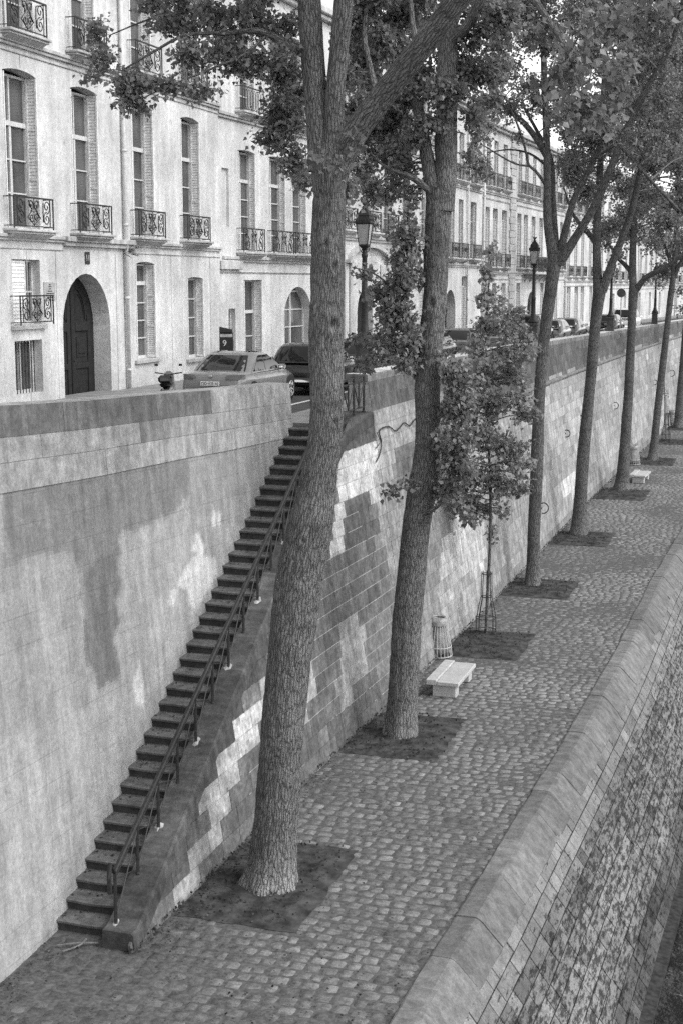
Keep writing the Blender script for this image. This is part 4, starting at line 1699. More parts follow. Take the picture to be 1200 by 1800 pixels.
def make_car(label, x, y, z, paint, kind='saloon', plate=None, rotz=0.0, cat='car'):
    # local axes: +Y forward; the car's rear bumper is at y = 0
    r = thing('parked_car', label, cat, (x, y, z), rotz, 'cars parked along the river pavement')
    spec = dict(saloon=dict(L=4.5, W=1.80, H=1.43, belt=.93, trunk=.96, nose=.74, cab=(.62, 3.35), roof=(1.35, 2.45)),
                hatch=dict(L=4.0, W=1.76, H=1.50, belt=.98, trunk=.96, nose=.80, cab=(.06, 3.05), roof=(.40, 2.15)),
                van=dict(L=4.6, W=1.85, H=1.85, belt=1.10, trunk=1.05, nose=.95, cab=(.03, 3.75), roof=(.2, 2.95)))[kind]
    Lc, Wd, Hc = spec['L'], spec['W'], spec['H']
    hw = Wd / 2
    xs = [0, .05, .18, .45, .8, 1.3, 1.9, 2.5, 3.0, 3.4, Lc - .75, Lc - .35, Lc - .12, Lc]
    c0, c1 = spec['cab']
    def top(u):
        if u <= c0 + .2:
            return float(np.interp(u, [0, .05, .25, c0 + .2], [.72, .86, spec['trunk'] - .02, spec['trunk']]))
        return float(np.interp(u, [c0 + .2, c1, Lc - .5, Lc - .12, Lc], [spec['belt'], spec['belt'], spec['nose'] + .04, spec['nose'] - .05, .55]))
    def half(u):
        return hw * float(np.interp(u, [0, .05, .2, .6, 1.2, Lc - 1.2, Lc - .5, Lc - .12, Lc], [.82, .88, .94, .985, 1.0, 1.0, .96, .86, .7]))
    V, F = [], []
    for u in xs:
        t, w = top(u), half(u)
        zb = float(np.interp(u, [0, .3, Lc - .3, Lc], [.34, .22, .22, .30]))
        sec = [(w * .90, zb), (w * .97, zb + .10), (w, .52), (w * .985, t - .20), (w * .955, t - .07), (w * .90, t - .02), (w * .62, t + .015), (0, t + .03)]
        sec = sec + [(-a, b_) for a, b_ in sec[-2::-1]]
        V += [(a, u, b_) for a, b_ in sec]
    n = 15
    F = [(i * n + k, (i + 1) * n + k, (i + 1) * n + (k + 1) % n, i * n + (k + 1) % n) for i in range(len(xs) - 1) for k in range(n)]
    F += [tuple(range(n)), tuple((len(xs) - 1) * n + k for k in range(n - 1, -1, -1))]
    m = MB().add(V, F)
    # cabin
    r0, r1 = spec['roof']
    zb = spec['belt'] - .02
    rings = []
    cab = [(0, .93, c0, c1, .25), (.30, .90, c0 + (r0 - c0) * .30, c1 + (r1 - c1) * .30, .27), (.60, .84, c0 + (r0 - c0) * .66, c1 + (r1 - c1) * .64, .29), (.84, .775, c0 + (r0 - c0) * .98, c1 + (r1 - c1) * .96, .31), (.94, .725, r0 + .10, r1 - .12, .32), (.985, .64, r0 + .28, r1 - .34, .32), (1.0, .46, r0 + .5, r1 - .6, .25)]
    nn = 6
    base = len(m.v)
    CR = []
    for t, ww, a, b_, rr in cab:
        P = rrect(hw * ww, (b_ - a) / 2, rr, nn)
        CR.append([(p[0], p[1] + (a + b_) / 2, zb + (Hc - zb) * t) for p in P])
    k = len(CR[0])
    VV = [p for ring_ in CR for p in ring_]
    FF = [(i * k + j, i * k + (j + 1) % k, (i + 1) * k + (j + 1) % k, (i + 1) * k + j) for i in range(6) for j in range(k)] + [tuple(6 * k + j for j in range(k))]
    m.add(VV, FF)
    obj('body', m, M[paint], r, True)
    # glazing: panels a few millimetres proud of the cabin
    def patch(fn, t0=.10, t1=.80, nu=8, nv=5):
        V = []
        for i in range(nv):
            t = t0 + (t1 - t0) * i / (nv - 1)
            for j in range(nu):
                V.append(fn(j / (nu - 1), t))
        return MB().add(V, [(i * nu + j, i * nu + j + 1, (i + 1) * nu + j + 1, (i + 1) * nu + j) for i in range(nv - 1) for j in range(nu - 1)])
    def lv(t):
        T = [c[0] for c in cab]
        return [float(np.interp(t, T, [c[q] for c in cab])) for q in (1, 2, 3, 4)]
    def rearw(s_, t):
        ww, a, b_, rr = lv(t)
        wx = hw * ww - rr * .55
        u = (s_ * 2 - 1)
        return (u * wx, a - .012 + .10 * max(0, abs(u) - .75) * 1.2, zb + (Hc - zb) * t)
    def frontw(s_, t):
        ww, a, b_, rr = lv(t)
        wx = hw * ww - rr * .55
        u = (s_ * 2 - 1)
        return (u * wx, b_ + .012 - .10 * max(0, abs(u) - .75) * 1.2, zb + (Hc - zb) * t)
    def sidew(sg, f0, f1):
        def g(s_, t):
            ww, a, b_, rr = lv(t)
            ya, yb = a + rr * .75, b_ - rr * .75
            return (sg * (hw * ww + .010), ya + (yb - ya) * (f0 + (f1 - f0) * s_), zb + (Hc - zb) * t)
        return g
    obj('rear_window', patch(rearw, .10, .84), M['carglass'], r, True)
    obj('windscreen', patch(frontw, .10, .84), M['carglass'], r, True)
    for sg in (-1, 1):
        for f0, f1 in ((.02, .40), (.43, .97)):
            obj('side_window', patch(sidew(sg, f0, f1), .08, .82), M['carglass'], r, True)
    wr = .33
    for yy, in ((.80,), (Lc - .85,)):
        for sg in (-1, 1):
            w = MB().lathe([(.20, -.10), (wr - .03, -.11), (wr, -.07), (wr, .07), (wr - .03, .11), (.20, .10)], n=28)
            wo = obj('wheel', w, M['tyre'], r, True, (sg * (hw - .085), yy, wr), (0, sg * math.pi / 2, 0))
            q = MB().lathe([(.215, .09), (.22, .112), (.20, .115), (.19, .08), (.06, .085), (.05, .105), (.0, .106)], n=28)
            for k2 in range(5):
                a = k2 * 2 * math.pi / 5
                for da in (-.16, .16):
                    q.tube([(.05 * math.cos(a), .05 * math.sin(a), .10), (.20 * math.cos(a + da), .20 * math.sin(a + da), .105)], .016, 4)
            obj('rim', q, M['rim'], wo, True)
            a_ = MB()
            arc = [(sg * (hw + .004), yy + .385 * math.cos(t), wr + .385 * math.sin(t)) for t in np.linspace(-.5, math.pi + .5, 18)]
            a_.tube(arc, .035, 6)
            arc2 = MB().add([(sg * (hw + .003), yy, wr)] + [(sg * (hw + .003), p[1], p[2]) for p in arc], [(0, i, i + 1) for i in range(1, 18)])
            obj('wheel_arch', arc2, M['plastic'], r)
    for sg in (-1, 1):
        t_ = MB()
        if kind == 'saloon':
            t_.add([(sg * hw * .48, -.012, .80), (sg * hw * .84, .03, .78), (sg * hw * .955, .30, .80), (sg * hw * .95, .32, .90), (sg * hw * .85, .045, .92), (sg * hw * .48, .03, .90)], [(0, 1, 4, 5), (1, 2, 3, 4)])
        else:
            t_.add([(sg * hw * .72, .0, .78), (sg * hw * .90, .05, .76), (sg * hw * .965, .26, .84), (sg * hw * .93, .22, 1.10), (sg * hw * .84, .07, 1.16), (sg * hw * .72, .03, 1.0)], [(0, 1, 4, 5), (1, 2, 3, 4)])
        obj('tail_light', t_, M['tail'], r)
        h_ = MB().bbox(-.2, .2, -.05, .05, -.07, .07, .03)
        obj('headlight', h_, M['chrome'], r, True, (sg * hw * .62, Lc - .16, spec['nose'] - .16), (0, 0, -sg * .35))
        mi = MB().bbox(-.10, .10, -.045, .045, -.065, .065, .03)
        obj('mirror', mi, M[paint], r, True, (sg * (hw + .06), c1 - .55, spec['belt'] + .06))
    b_ = MB().bbox(-hw * .82, hw * .82, -.035, .10, .36, .56, .05)
    obj('bumper', b_, M[paint], r, True)
    if plate:
        p = MB().bbox(-.26, .26, -.012, .0, -.055, .055, .004)
        po = obj('number_plate', p, M['plate'], r, loc=(0, -.025, .68))
        text_obj('plate_text', plate, .105, 'iron', po, (0, -.014, 0), (math.pi / 2, 0, 0), .001)
        bd = MB().lathe([(.045, 0), (.045, .01), (.03, .014)], n=16)
        obj('badge', bd, M['chrome'], r, loc=(0, .02, .86), rot=(math.pi / 2, 0, 0))
    an = MB().tube([(0, r0 + .3, Hc - .02), (0, r0 + .1, Hc + .16)], .006, 4)
    obj('aerial', an, M['plastic'], r)
    return r


def street_car(label, y, off, paint, kind, plate=None, cat='car'):
    a = math.atan(2 * 0.00027 * max(0, y - 15))
    return make_car(label, KR(y) - 2.72 + off, y, road_z(y + 2) + .0, paint, kind, plate, -a, cat)


street_car('silver saloon car behind the stair wall with a white number plate', 34.1, -.12, 'silver', 'saloon', 'DD·435·AJ')
street_car('black hatchback parked in front of the silver saloon, its rear wheel showing', 39.3, .38, 'black', 'hatch')
street_car('dark saloon car behind the base of the nearest street lamp', 44.2, .0, 'grey', 'saloon')
street_car('dark hatchback mostly hidden by the leaves left of the second trunk', 48.8, .0, 'black', 'hatch')
street_car('black car over the parapet between the second trunk and the young tree', 54.5, .0, 'black', 'hatch', None)
street_car('grey car hidden behind the young tree leaves', 60.0, .0, 'grey', 'saloon')
street_car('pale grey car with its roof just above the leaves by the second lamp', 66.0, .0, 'silver', 'saloon')
street_car('dark van parked beside the fourth trunk', 76.3, .0, 'black', 'van', None, 'van')
street_car('pale silver hatchback just right of the third street lamp', 83.0, .0, 'silver', 'hatch')
street_car('darker hatchback between the third lamp and the fifth trunk', 88.5, .0, 'grey', 'hatch')
street_car('dark grey car beside the farthest lamp', 104.0, .1, 'grey', 'hatch')
street_car('white van at the far right end of the street', 112.0, .1, 'whitecar', 'van', None, 'van')

# ------------------------------------------------------------------ motor scooters
def make_scooter(label, x, y, z, rz, first=None):
    if first is not None:
        c = copy_tree(first)
        c.location, c.rotation_euler = (x, y, z), (0, 0, rz)
        return tag(c, label, 'scooter', 'parked scooters')
    r = thing('motor_scooter', label, 'scooter', (x, y, z), rz, 'parked scooters')
    for yy in (0, 1.25):
        w = MB().lathe([(.12, -.045), (.22, -.055), (.25, -.02), (.25, .02), (.22, .055), (.12, .045)], n=20)
        obj('wheel', w, M['tyre'], r, True, (0, yy, .25), (0, math.pi / 2, 0))
    m = MB()
    P = [(-.25, .55, .10), (-.05, .62, .16), (.35, .64, .17), (.55, .5, .15), (.62, .34, .16), (.95, .34, .16), (1.03, .6, .17), (1.08, .95, .13)]
    V = []
    for (yy, zz, w) in P:
        V += [(w * math.cos(t), yy, zz + .14 * math.sin(t)) for t in np.linspace(0, 2 * math.pi, 11)[:-1]]
    m.add(V, [(i * 10 + j, i * 10 + (j + 1) % 10, (i + 1) * 10 + (j + 1) % 10, (i + 1) * 10 + j) for i in range(len(P) - 1) for j in range(10)] + [tuple(range(10)), tuple(range(79, 69, -1))])
    obj('body', m, M['grey'], r, True)
    m = MB().bbox(-.15, .15, -.2, .55, .76, .88, .05)
    obj('seat', m, M['plastic'], r, True)
    m = MB().tube([(-.34, .98, 1.05), (-.15, 1.02, 1.02), (0, 1.06, .98), (.15, 1.02, 1.02), (.34, .98, 1.05)], .018, 6)
    m.tube([(0, 1.25, .27), (0, 1.06, 1.0)], .028, 6)
    obj('handlebar', m, M['plastic'], r)
    for s in (-1, 1):
        m = MB().bbox(-.045, .045, -.01, .01, -.03, .03, .01)
        obj('mirror', m, M['plastic'], r, loc=(s * .30, 1.0, 1.24))
    m = MB().bbox(-.17, .17, -.40, -.14, .88, 1.06, .05)
    obj('top_box', m, M['plastic'], r, True)
    m = MB().bbox(-.06, .06, -.28, -.25, .62, .72, .02)
    obj('tail_light', m, M['tail'], r)
    return r


sc = make_scooter('dark scooter half hidden behind the stair wall, just left of the silver saloon', -14.05, 32.0, road_z(31) - .05, .35)
make_scooter('scooter parked nose out above the parapet beyond the second lamp', KR(71) - 1.6, 70.8, road_z(71), -1.1, sc)
make_scooter('scooter parked beside another one, close to the dark van', KR(73.5) - 1.7, 73.2, road_z(73), -1.2, sc)
make_scooter('dark scooter near the fifth trunk in front of the farthest lamp', KR(95) - 1.7, 94.5, road_z(95), -1.0, sc)
make_scooter('last dark scooter of the far row, beside the dark grey car', KR(99) - 1.7, 98.0, road_z(98), -1.1, sc)

# parking meter, road sign
pm = thing('parking_meter', 'dark upright parking meter with a white round symbol by the house wall', 'parking meter', (-16.95, 43.5, road_z(42) + .12), math.radians(20))
m = MB().bbox(-.22, .22, -.17, .17, 0, 1.55, .02)
obj('cabinet', m, M['plastic'], pm)
m = MB().prism([(-.22, 1.553), (.2, 1.553), (.2, 1.64), (-.22, 1.73)], 'y', -.2, .2)
obj('hood', m, M['iron'], pm)
m = MB().bbox(-.20, .20, -.18, -.172, 1.40, 1.50, .004)
obj('band', m, M['greyshut'], pm)
text_obj('symbol', '9', .27, 'white', pm, (.0 - .05, -.176, 1.20), (math.pi / 2, 0, 0))
m = MB().bbox(-.16, .04, -.178, -.172, .55, .98, .003)
obj('notice', m, M['white'], pm)
m = MB().bbox(.225, .232, -.12, .12, .7, 1.3, .003)
obj('side_panel', m, M['iron'], pm)
text_obj('side_symbol', '9', .26, 'white', pm, (.234, .0, .95), (math.pi / 2, 0, math.pi / 2))

P = at_y(1091, 515, 93.0)
rs = thing('road_sign', 'round road sign on a thin pole against the bright far house', 'road sign', (P[0], 93.0, road_z(93)), 0)
m = MB().tube([(0, 0, 0), (0, 0, P[2] - road_z(93) + .3)], .03, 6)
obj('pole', m, M['greyshut'], rs)
m = MB().lathe([(.26, -.01), (.28, 0), (.26, .012)], n=24)
obj('disc', m, M['greyiron'], rs, loc=(0, -.04, P[2] - road_z(93)), rot=(math.pi / 2, 0, .3))

# ------------------------------------------------------------------ benches, litter bags, tree guards on the lower quay
def make_bench(label, x, y, rz, first=None):
    if first is not None:
        c = copy_tree(first)
        c.location, c.rotation_euler = (x, y, .03), (0, 0, rz)
        return tag(c, label, 'bench', 'stone benches on the lower quay')
    r = thing('stone_bench', label, 'bench', (x, y, .03), rz, 'stone benches on the lower quay')
    r.scale = (.92, .90, .84)
    m = MB().bbox(-.13, .42, -1.0, 1.0, .31, .42, .015)
    obj('seat', m, M['bench'], r)
    m = MB().bbox(-.40, -.135, -1.0, 1.0, .31, .465, .015)
    obj('raised_edge', m, M['bench'], r)
    for s in (-1, 1):
        m = MB().bbox(-.26, .34, -.16, .16, -.03, .308, .02)
        obj('support', m, M['bench'], r, loc=(0, s * .74, 0))
    return r


Pb = at_z(792, 1176, .45)
b1 = make_bench('pale stone bench slab near the second trunk, cracked splashes on its seat', Pb[0], Pb[1], -.02)
Pb = at_z(1124, 829, .45)
make_bench('small far stone bench beside the fifth trunk', Pb[0], Pb[1], -.06, b1)


def make_bag(label, x, y, first=None):
    if first is not None:
        c = copy_tree(first)
        c.location = (x, y, .03)
        return tag(c, label, 'litter bin', 'wire litter bins against the wall')
    r = thing('litter_bin', label, 'litter bin', (x, y, .03), 0, 'wire litter bins against the wall')
    m = MB()
    for k in range(22):
        a = k * 2 * math.pi / 22
        c, s = math.cos(a), math.sin(a)
        m.tube([(.35 * c, .35 * s, .02), (.33 * c, .33 * s, .25), (.17 * c, .17 * s, .98)], .009, 4)
    for R, z in ((.35, .02), (.33, .25), (.17, .98)):
        m.tube([(R * math.cos(a), R * math.sin(a), z) for a in np.linspace(0, 2 * math.pi, 21)], .014, 5)
    obj('wire_cage', m, M['bench'], r)
    V = []
    prof = [(.05, .06), (.24, .08), (.29, .22), (.22, .55), (.15, .9), (.18, 1.0), (.22, .90), (.23, .80)]
    for i, (R, z) in enumerate(prof):
        for k in range(20):
            a = k * math.pi / 10
            q = 1 + .05 * math.sin(5 * a + i) + .03 * math.sin(9 * a + 2 * i)
            V.append((R * q * math.cos(a), R * q * math.sin(a), z))
    m = MB().add(V, [(i * 20 + k, i * 20 + (k + 1) % 20, (i + 1) * 20 + (k + 1) % 20, (i + 1) * 20 + k) for i in range(len(prof) - 1) for k in range(20)] + [tuple(range(19, -1, -1))])
    obj('bag', m, M['bag'], r, True)
    m = MB().bbox(-.45, -.2, -.02, .02, .92, .96, .006)
    obj('bracket', m, M['iron'], r)
    return r


Pb = at_z(769, 1152, .03)
g1 = make_bag('tapering wire litter bin with a pale bag behind the near bench', Pb[0], Pb[1])
Pb = at_z(1112, 816, .03)
make_bag('pale litter bin at the foot of the wall behind the far bench', Pb[0], Pb[1], g1)
Pb = at_z(1180, 748, .03)
make_bag('farthest litter bin in the shade near the last trunk', Pb[0], Pb[1], g1)


def make_guard(label, x, y, first=None):
    if first is not None:
        c = copy_tree(first)
        c.location = (x, y, .04)
        return tag(c, label, 'tree guard', 'iron tree guards')
    r = thing('tree_guard', label, 'tree guard', (x, y, .04), 0, 'iron tree guards')
    for k in range(8):
        a = k * math.pi / 4 + .2
        c, s = math.cos(a), math.sin(a)
        m = MB().tube([(.26 * c, .26 * s, 0), (.26 * c, .26 * s, .42), (.20 * c, .20 * s, .75), (.145 * c, .145 * s, 1.0), (.135 * c, .135 * s, 1.68)], .011, 5)
        obj('bar', m, M['iron'], r)
    for R, z in ((.265, .10), (.265, .42), (.15, 1.0), (.14, 1.62)):
        m = MB().tube([(R * math.cos(a), R * math.sin(a), z) for a in np.linspace(0, 2 * math.pi, 21)], .012, 5)
        obj('hoop', m, M['iron'], r)
    return r


Pg1 = at_z(853, 1113, .04)
tg = make_guard('narrow waisted iron guard around the stem of the young poplar', Pg1[0], Pg1[1])
Pg2 = at_z(1169, 776, .04)
make_guard('far iron guard around the bare thin sapling near the right edge', Pg2[0], Pg2[1], tg)

# loose cable on the quay wall
m = MB()
pp = [(657, 812), (664, 795), (666, 776), (662, 760), (668, 752), (680, 750), (690, 757), (698, 752), (706, 743), (716, 748), (724, 738), (732, 733)]
pts = []
for p in pp:
    q = on_wall(*p)
    pts.append((q[0] + .05, q[1], q[2]))
m.tube(smooth_path(pts, .06), .015, 6)
q0 = [on_wall(*p) for p in ((658, 760), (664, 776), (656, 788))]
m.tube(smooth_path([(q[0] + .05, q[1], q[2]) for q in q0], .06), .010, 5)
tag(obj('loose_cable', m, M['iron'], smooth=True), 'thick dark cable snaking across the quay wall beside the second trunk', 'cable')

# ------------------------------------------------------------------ trees
def leaf_cloud(C, size, rg, droop=.45, spread=.3):
    # one folded, pointed leaf at each centre
    n = len(C)
    d = rg.normal(0, 1, (n, 3))
    d[:, 2] -= droop * 1.6
    d /= np.linalg.norm(d, axis=1, keepdims=True)
    up = rg.normal(0, .75, (n, 3))
    up[:, 2] += 1.0
    up[:, 0] += .35
    side = np.cross(d, up)
    side /= np.maximum(np.linalg.norm(side, axis=1, keepdims=True), 1e-6)
    nor = np.cross(side, d)
    s = (size * rg.uniform(.65, 1.25, n))[:, None]
    b = C
    l = C + d * s * .30 + side * s * .46 + nor * s * .10
    r = C + d * s * .30 - side * s * .46 + nor * s * .10
    t = C + d * s + nor * s * -.04
    V = np.stack([b, l, t, r], 1).reshape(-1, 3)
    i = np.arange(n)[:, None] * 4
    F = np.concatenate([i + np.array([[0, 2, 1]]), i + np.array([[0, 3, 2]])], 1).reshape(-1, 3)
    tint = np.repeat(np.clip(rg.normal(.5, .15, n), .2, .95), 2)
    return V, F, tint


class Tree:
    def __init__(s, name, label, y0, seed, group, cat='tree', leaf=.085, mat='leaf', barkm='bark'):
        s.y0, s.rg, s.leaf, s.mat, s.barkm = y0, np.random.default_rng(seed), leaf, mat, barkm
        s.root = (name, label, cat, group)
        s.limbs = []                                      # resampled (x,y,z,r) arrays, for branches to start from
        s.tw = MB()
        s.C = []
        s.trunk = None

    def path(s, P, step=.25):
        # P rows: px, py, width px[, dy]
        out = []
        for row in P:
            dy = row[3] if len(row) > 3 else 0.0
            q = at_y(row[0], row[1], s.y0 + dy)
            out.append((q[0], q[1], q[2], max(.008, row[2] * .5 * px_m(q))))
        return smooth_path(out, step)

    def add_trunk(s, P, n=28, step=.12, flare=.35, dz0=-.03, disp=.018, knots=()):
        A = s.path(P, step)
        A[0, 2] = min(A[0, 2], dz0)
        s.base = A[0, :3].copy()
        s.base[2] = 0
        s.trunkpath = A
        s.limbs.append(A)
        s.knots = [(at_y(px, py, s.y0), r_) for px, py, r_ in knots]
        s.trunk = s.tubeuv(A, n, flare, disp)
        s.knots = []

    def tubeuv(s, A, n, flare=0.0, disp=0.0, cap=True):
        m = MB()
        T = np.gradient(A[:, :3], axis=0)
        T /= np.linalg.norm(T, axis=1, keepdims=True)
        a = np.cross(T[0], [0, 1.0, .01])
        a /= np.linalg.norm(a)
        L = np.concatenate([[0], np.cumsum(np.linalg.norm(np.diff(A[:, :3], axis=0), axis=1))])
        ang = np.arange(n) * 2 * math.pi / n
        V = []
        seed = float(s.rg.random() * 50)
        for i in range(len(A)):
            a = a - T[i] * (a @ T[i])
            a /= np.linalg.norm(a)
            b = np.cross(T[i], a)
            r = A[i, 3] * np.ones(n)
            if flare:
                r = r * (1 + flare * math.exp(-L[i] / .32) * (1 + .35 * np.sin(ang * 5 + seed) + .2 * np.sin(ang * 3 + 1)))
                lump = vnoise(ang / (2 * math.pi) * 4, np.full(n, L[i] * .9 + seed), 4) - .5
                r = r * (1 + .10 * lump)
            if disp:
                per = max(6, int(round(2 * math.pi * A[i, 3] / .085)))
                f = 1 - np.abs(2 * vnoise(ang / (2 * math.pi) * per, np.full(n, L[i] * 2.3 + seed * 3), per) - 1)
                r = r - disp * np.clip(f - .62, 0, 1) * 2.2
            V.append(A[i, :3] + np.outer(np.cos(ang) * r, a) + np.outer(np.sin(ang) * r, b))
        nr = len(A)
        R = A[:, 3]
        for i in range(nr - 1):
            pass
        VV = np.concatenate(V)
        for q, r_ in getattr(s, 'knots', []):              # healed branch scars: a raised collar round a hollow
            i0 = int(np.argmin(np.abs(A[:, 2] - q[2])))
            ctr = A[i0, :3]
            out = ORG - ctr
            out[2] = 0
            out /= np.linalg.norm(out)
            lat = np.array([-out[1], out[0], 0])
            off_ = float((q - ctr) @ lat)
            off_ = max(-.8, min(.8, off_ / A[i0, 3])) * A[i0, 3]
            p0 = ctr + lat * off_ + out * math.sqrt(max(0, A[i0, 3] ** 2 - off_ ** 2))
            nrm = (p0 - ctr) / np.linalg.norm(p0 - ctr)
            d = VV - p0
            d2 = np.sqrt((d @ np.cross(nrm, [0, 0, 1.0])) ** 2 + (d[:, 2] * .7) ** 2) / r_
            near = (np.linalg.norm(d, axis=1) < 4 * r_)
            hh = np.exp(-((d2 - 1.0) / .55) ** 2) * .42 - np.exp(-(d2 / .5) ** 2) * .55
            VV = VV + np.outer(np.where(near, hh * r_, 0), nrm)
        F, UV = [], []
        mean_r = float(R[: max(2, nr // 2)].mean())
        for i in range(nr - 1):
            for j in range(n):
                F.append((i * n + j, i * n + (j + 1) % n, (i + 1) * n + (j + 1) % n, (i + 1) * n + j))
                u0, u1 = j / n * 2 * math.pi * mean_r + seed, (j + 1) / n * 2 * math.pi * mean_r + seed
                UV.append([(u0, L[i]), (u1, L[i]), (u1, L[i + 1]), (u0, L[i + 1])])
        b0 = len(m.v)
        m.v.extend([tuple(p) for p in VV])
        m.f.extend(F)
        m.uv.extend(UV)
        m.c.extend([None] * len(F))
        m.m.extend([0] * len(F))
        return m

    def add_limb(s, P, n=12, step=.2, disp=.0, draw=True):
        A = s.path(P, step)
        s.limbs.append(A)
        q = s.tubeuv(A, n, 0, disp)
        s.parts = getattr(s, 'parts', [])
        s.parts.append(q)
        return A

    def spray(s, c, R, n, size=1.0, link_=True, hang=.25, dens=14):
        # twigs through an ellipsoid of radii R about c, leaves along the twigs
        rg = s.rg
        c = np.array(c, float)
        R = np.array(R, float)
        nt_ = max(2, int(n / dens))
        if link_:
            best, bd = None, 1e9
            for A in s.limbs:
                d = np.linalg.norm(A[:, :3] - c, axis=1) + .35 * np.maximum(0, A[:, 2] - c[2] - .4)
                k = int(d.argmin())
                if d[k] < bd:
                    bd, best = d[k], A[k]
            L = np.linalg.norm(best[:3] - c)
            if L > .15:
                mid = (best[:3] + c) / 2 + np.array([rg.normal(0, .06) * L, rg.normal(0, .06) * L, .10 * L])
                r0 = min(best[3] * .7, .010 + .011 * L)
                B = smooth_path([tuple(best[:3]) + (r0,), tuple(mid) + (r0 * .65,), tuple(c) + (.006,)], .25)
                s.tw.tube(B[:, :3], B[:, 3], 5, caps=False)
        for _ in range(nt_):
            d = rg.normal(0, 1, 3)
            d /= np.linalg.norm(d)
            e = c + R * d * rg.uniform(.5, 1.3)
            st = c + R * rg.normal(0, .22, 3)
            mid = (st + e) / 2 + np.array([0, 0, .08 * np.linalg.norm(e - st)])
            e = e + np.array([0, 0, -hang * R[2] * rg.random()])
            B = smooth_path([tuple(st), tuple(mid), tuple(e)], .12)
            if s.leaf * size > .03:
                s.tw.tube(B[::2] if len(B) > 4 else B, np.linspace(.005, .002, len(B[::2] if len(B) > 4 else B)), 3, caps=False)
            k = dens
            t = rg.uniform(.05, 1.0, k) ** .8
            idx = t * (len(B) - 1)
            i0 = np.minimum(idx.astype(int), len(B) - 2)
            pts = B[i0] + (B[i0 + 1] - B[i0]) * (idx - i0)[:, None]
            s.C.append((pts + rg.normal(0, .075 * size, (k, 3)) * np.array([1, 1, .8]), size))

    def blob(s, px, py, rx, ry, n, dy=0.0, size=1.0, depth=None, **k):
        q = at_y(px, py, s.y0 + dy)
        u = px_m(q)
        s.spray(q, (rx * u, (depth if depth is not None else (rx + ry) * .5) * u, ry * u), n, size, **k)

    def fill(s, poly, count, n, r0=18, r1=30, dy=0.0, ddy=.5, size=1.0):
        xs, ys = [p[0] for p in poly], [p[1] for p in poly]
        k = 0
        while k < count:
            px, py = s.rg.uniform(min(xs), max(xs)), s.rg.uniform(min(ys), max(ys))
            if in_poly(np.array([px]), np.array([py]), poly)[0]:
                k += 1
                s.blob(px, py, s.rg.uniform(r0, r1), s.rg.uniform(r0, r1) * .85, n, dy + s.rg.normal(0, ddy), size)

    def crown(s, zc, R, n_blobs, n, off=(0, 0), size=1.5, zmin=None, r=.9):
        rg = s.rg
        for _ in range(n_blobs):
            d = rg.normal(0, 1, 3)
            d /= np.linalg.norm(d)
            p = np.array([s.trunkpath[-1, 0] + off[0], s.y0 + off[1], zc]) + np.array(R) * d * rg.uniform(.35, 1.0)
            if zmin is not None and p[2] < zmin:
                continue
            s.spray(p, (r, r, r * .75), n, size)

    def build(s):
        name, label, cat, group = s.root
        r = thing(name, label, cat, tuple(s.base), 0, group)
        off = -s.base
        def shift(m):
            m.v = [(p[0] + off[0], p[1] + off[1], p[2] + off[2]) for p in m.v]
            return m
        obj('trunk', shift(s.trunk), M[s.barkm], r, True)
        for q in getattr(s, 'parts', []):
            obj('limb', shift(q), M[s.barkm], r, True)
        Vs, Fs, Ts, nb, ntw = [], [], [], 0, 0
        if s.tw.f:                                        # the twigs belong to the crown mesh
            Vs.append(np.array(s.tw.v))
            q = np.array([f for f in s.tw.f if len(f) == 4])
            Fs.append(np.concatenate([q[:, [0, 1, 2]], q[:, [0, 2, 3]]]))
            ntw = len(q) * 2
            Ts.append(np.full(ntw, .5))
            nb = len(s.tw.v)
        for pts, size in s.C:
            V, F, t = leaf_cloud(pts, s.leaf * size, s.rg)
            Vs.append(V)
            Fs.append(F + nb)
            Ts.append(t)
            nb += len(V)
        if Vs:
            me = fast_mesh('crown', np.concatenate(Vs) + off, np.concatenate(Fs), M[s.mat], np.concatenate(Ts))
            me.materials.append(M['bark2'])
            mi = np.zeros(len(me.polygons), np.int32)
            mi[:ntw] = 1
            me.polygons.foreach_set('material_index', mi)
            link('crown', me, r)
        return r


ROW = 'poplars in a row along the quay wall'
# first, big twin-stemmed tree
t = Tree('poplar_tree', 'thickest and nearest poplar, its leaning trunk crossing the steps and forking high up', 19.75, 1, ROW, leaf=.076)
t.add_trunk([(474, 1572, 90), (481, 1500, 82), (488, 1420, 78), (497, 1300, 76), (505, 1200, 80), (516, 1100, 83), (530, 1000, 84), (546, 920, 80), (560, 840, 66), (572, 760, 60), (575, 690, 61), (573, 600, 64), (575, 500, 62), (576, 420, 60), (578, 350, 58), (578, 290, 62), (578, 255, 64)], 110, .035, .34, disp=.022, knots=[(491, 1307, .045), (588, 470, .075), (586, 570, .09), (548, 545, .06), (590, 740, .06), (533, 940, .05), (574, 428, .06), (512, 1010, .04)])
t.add_limb([(566, 300, 50), (562, 250, 44), (558, 200, 41), (551, 120, 42), (546, 40, 42), (541, -60, 38), (530, -260, 28), (522, -520, 12)], 40, .07, .016)
t.add_limb([(588, 300, 44), (588, 250, 40, -.03), (588, 180, 35, -.05), (595, 100, 34, -.05), (602, 20, 35, -.08), (612, -80, 31, -.1), (632, -270, 22, -.3), (645, -500, 10, -.5)], 36, .07, .016)
C1 = t.add_limb([(588, 330, 36), (602, 275, 44), (632, 222, 46, -.1), (672, 168, 45, -.2), (728, 98, 43, -.4), (792, 16, 41, -.6), (862, -85, 34, -.9), (935, -220, 26, -1.4), (1000, -380, 12, -2)], 36, .08, .014)
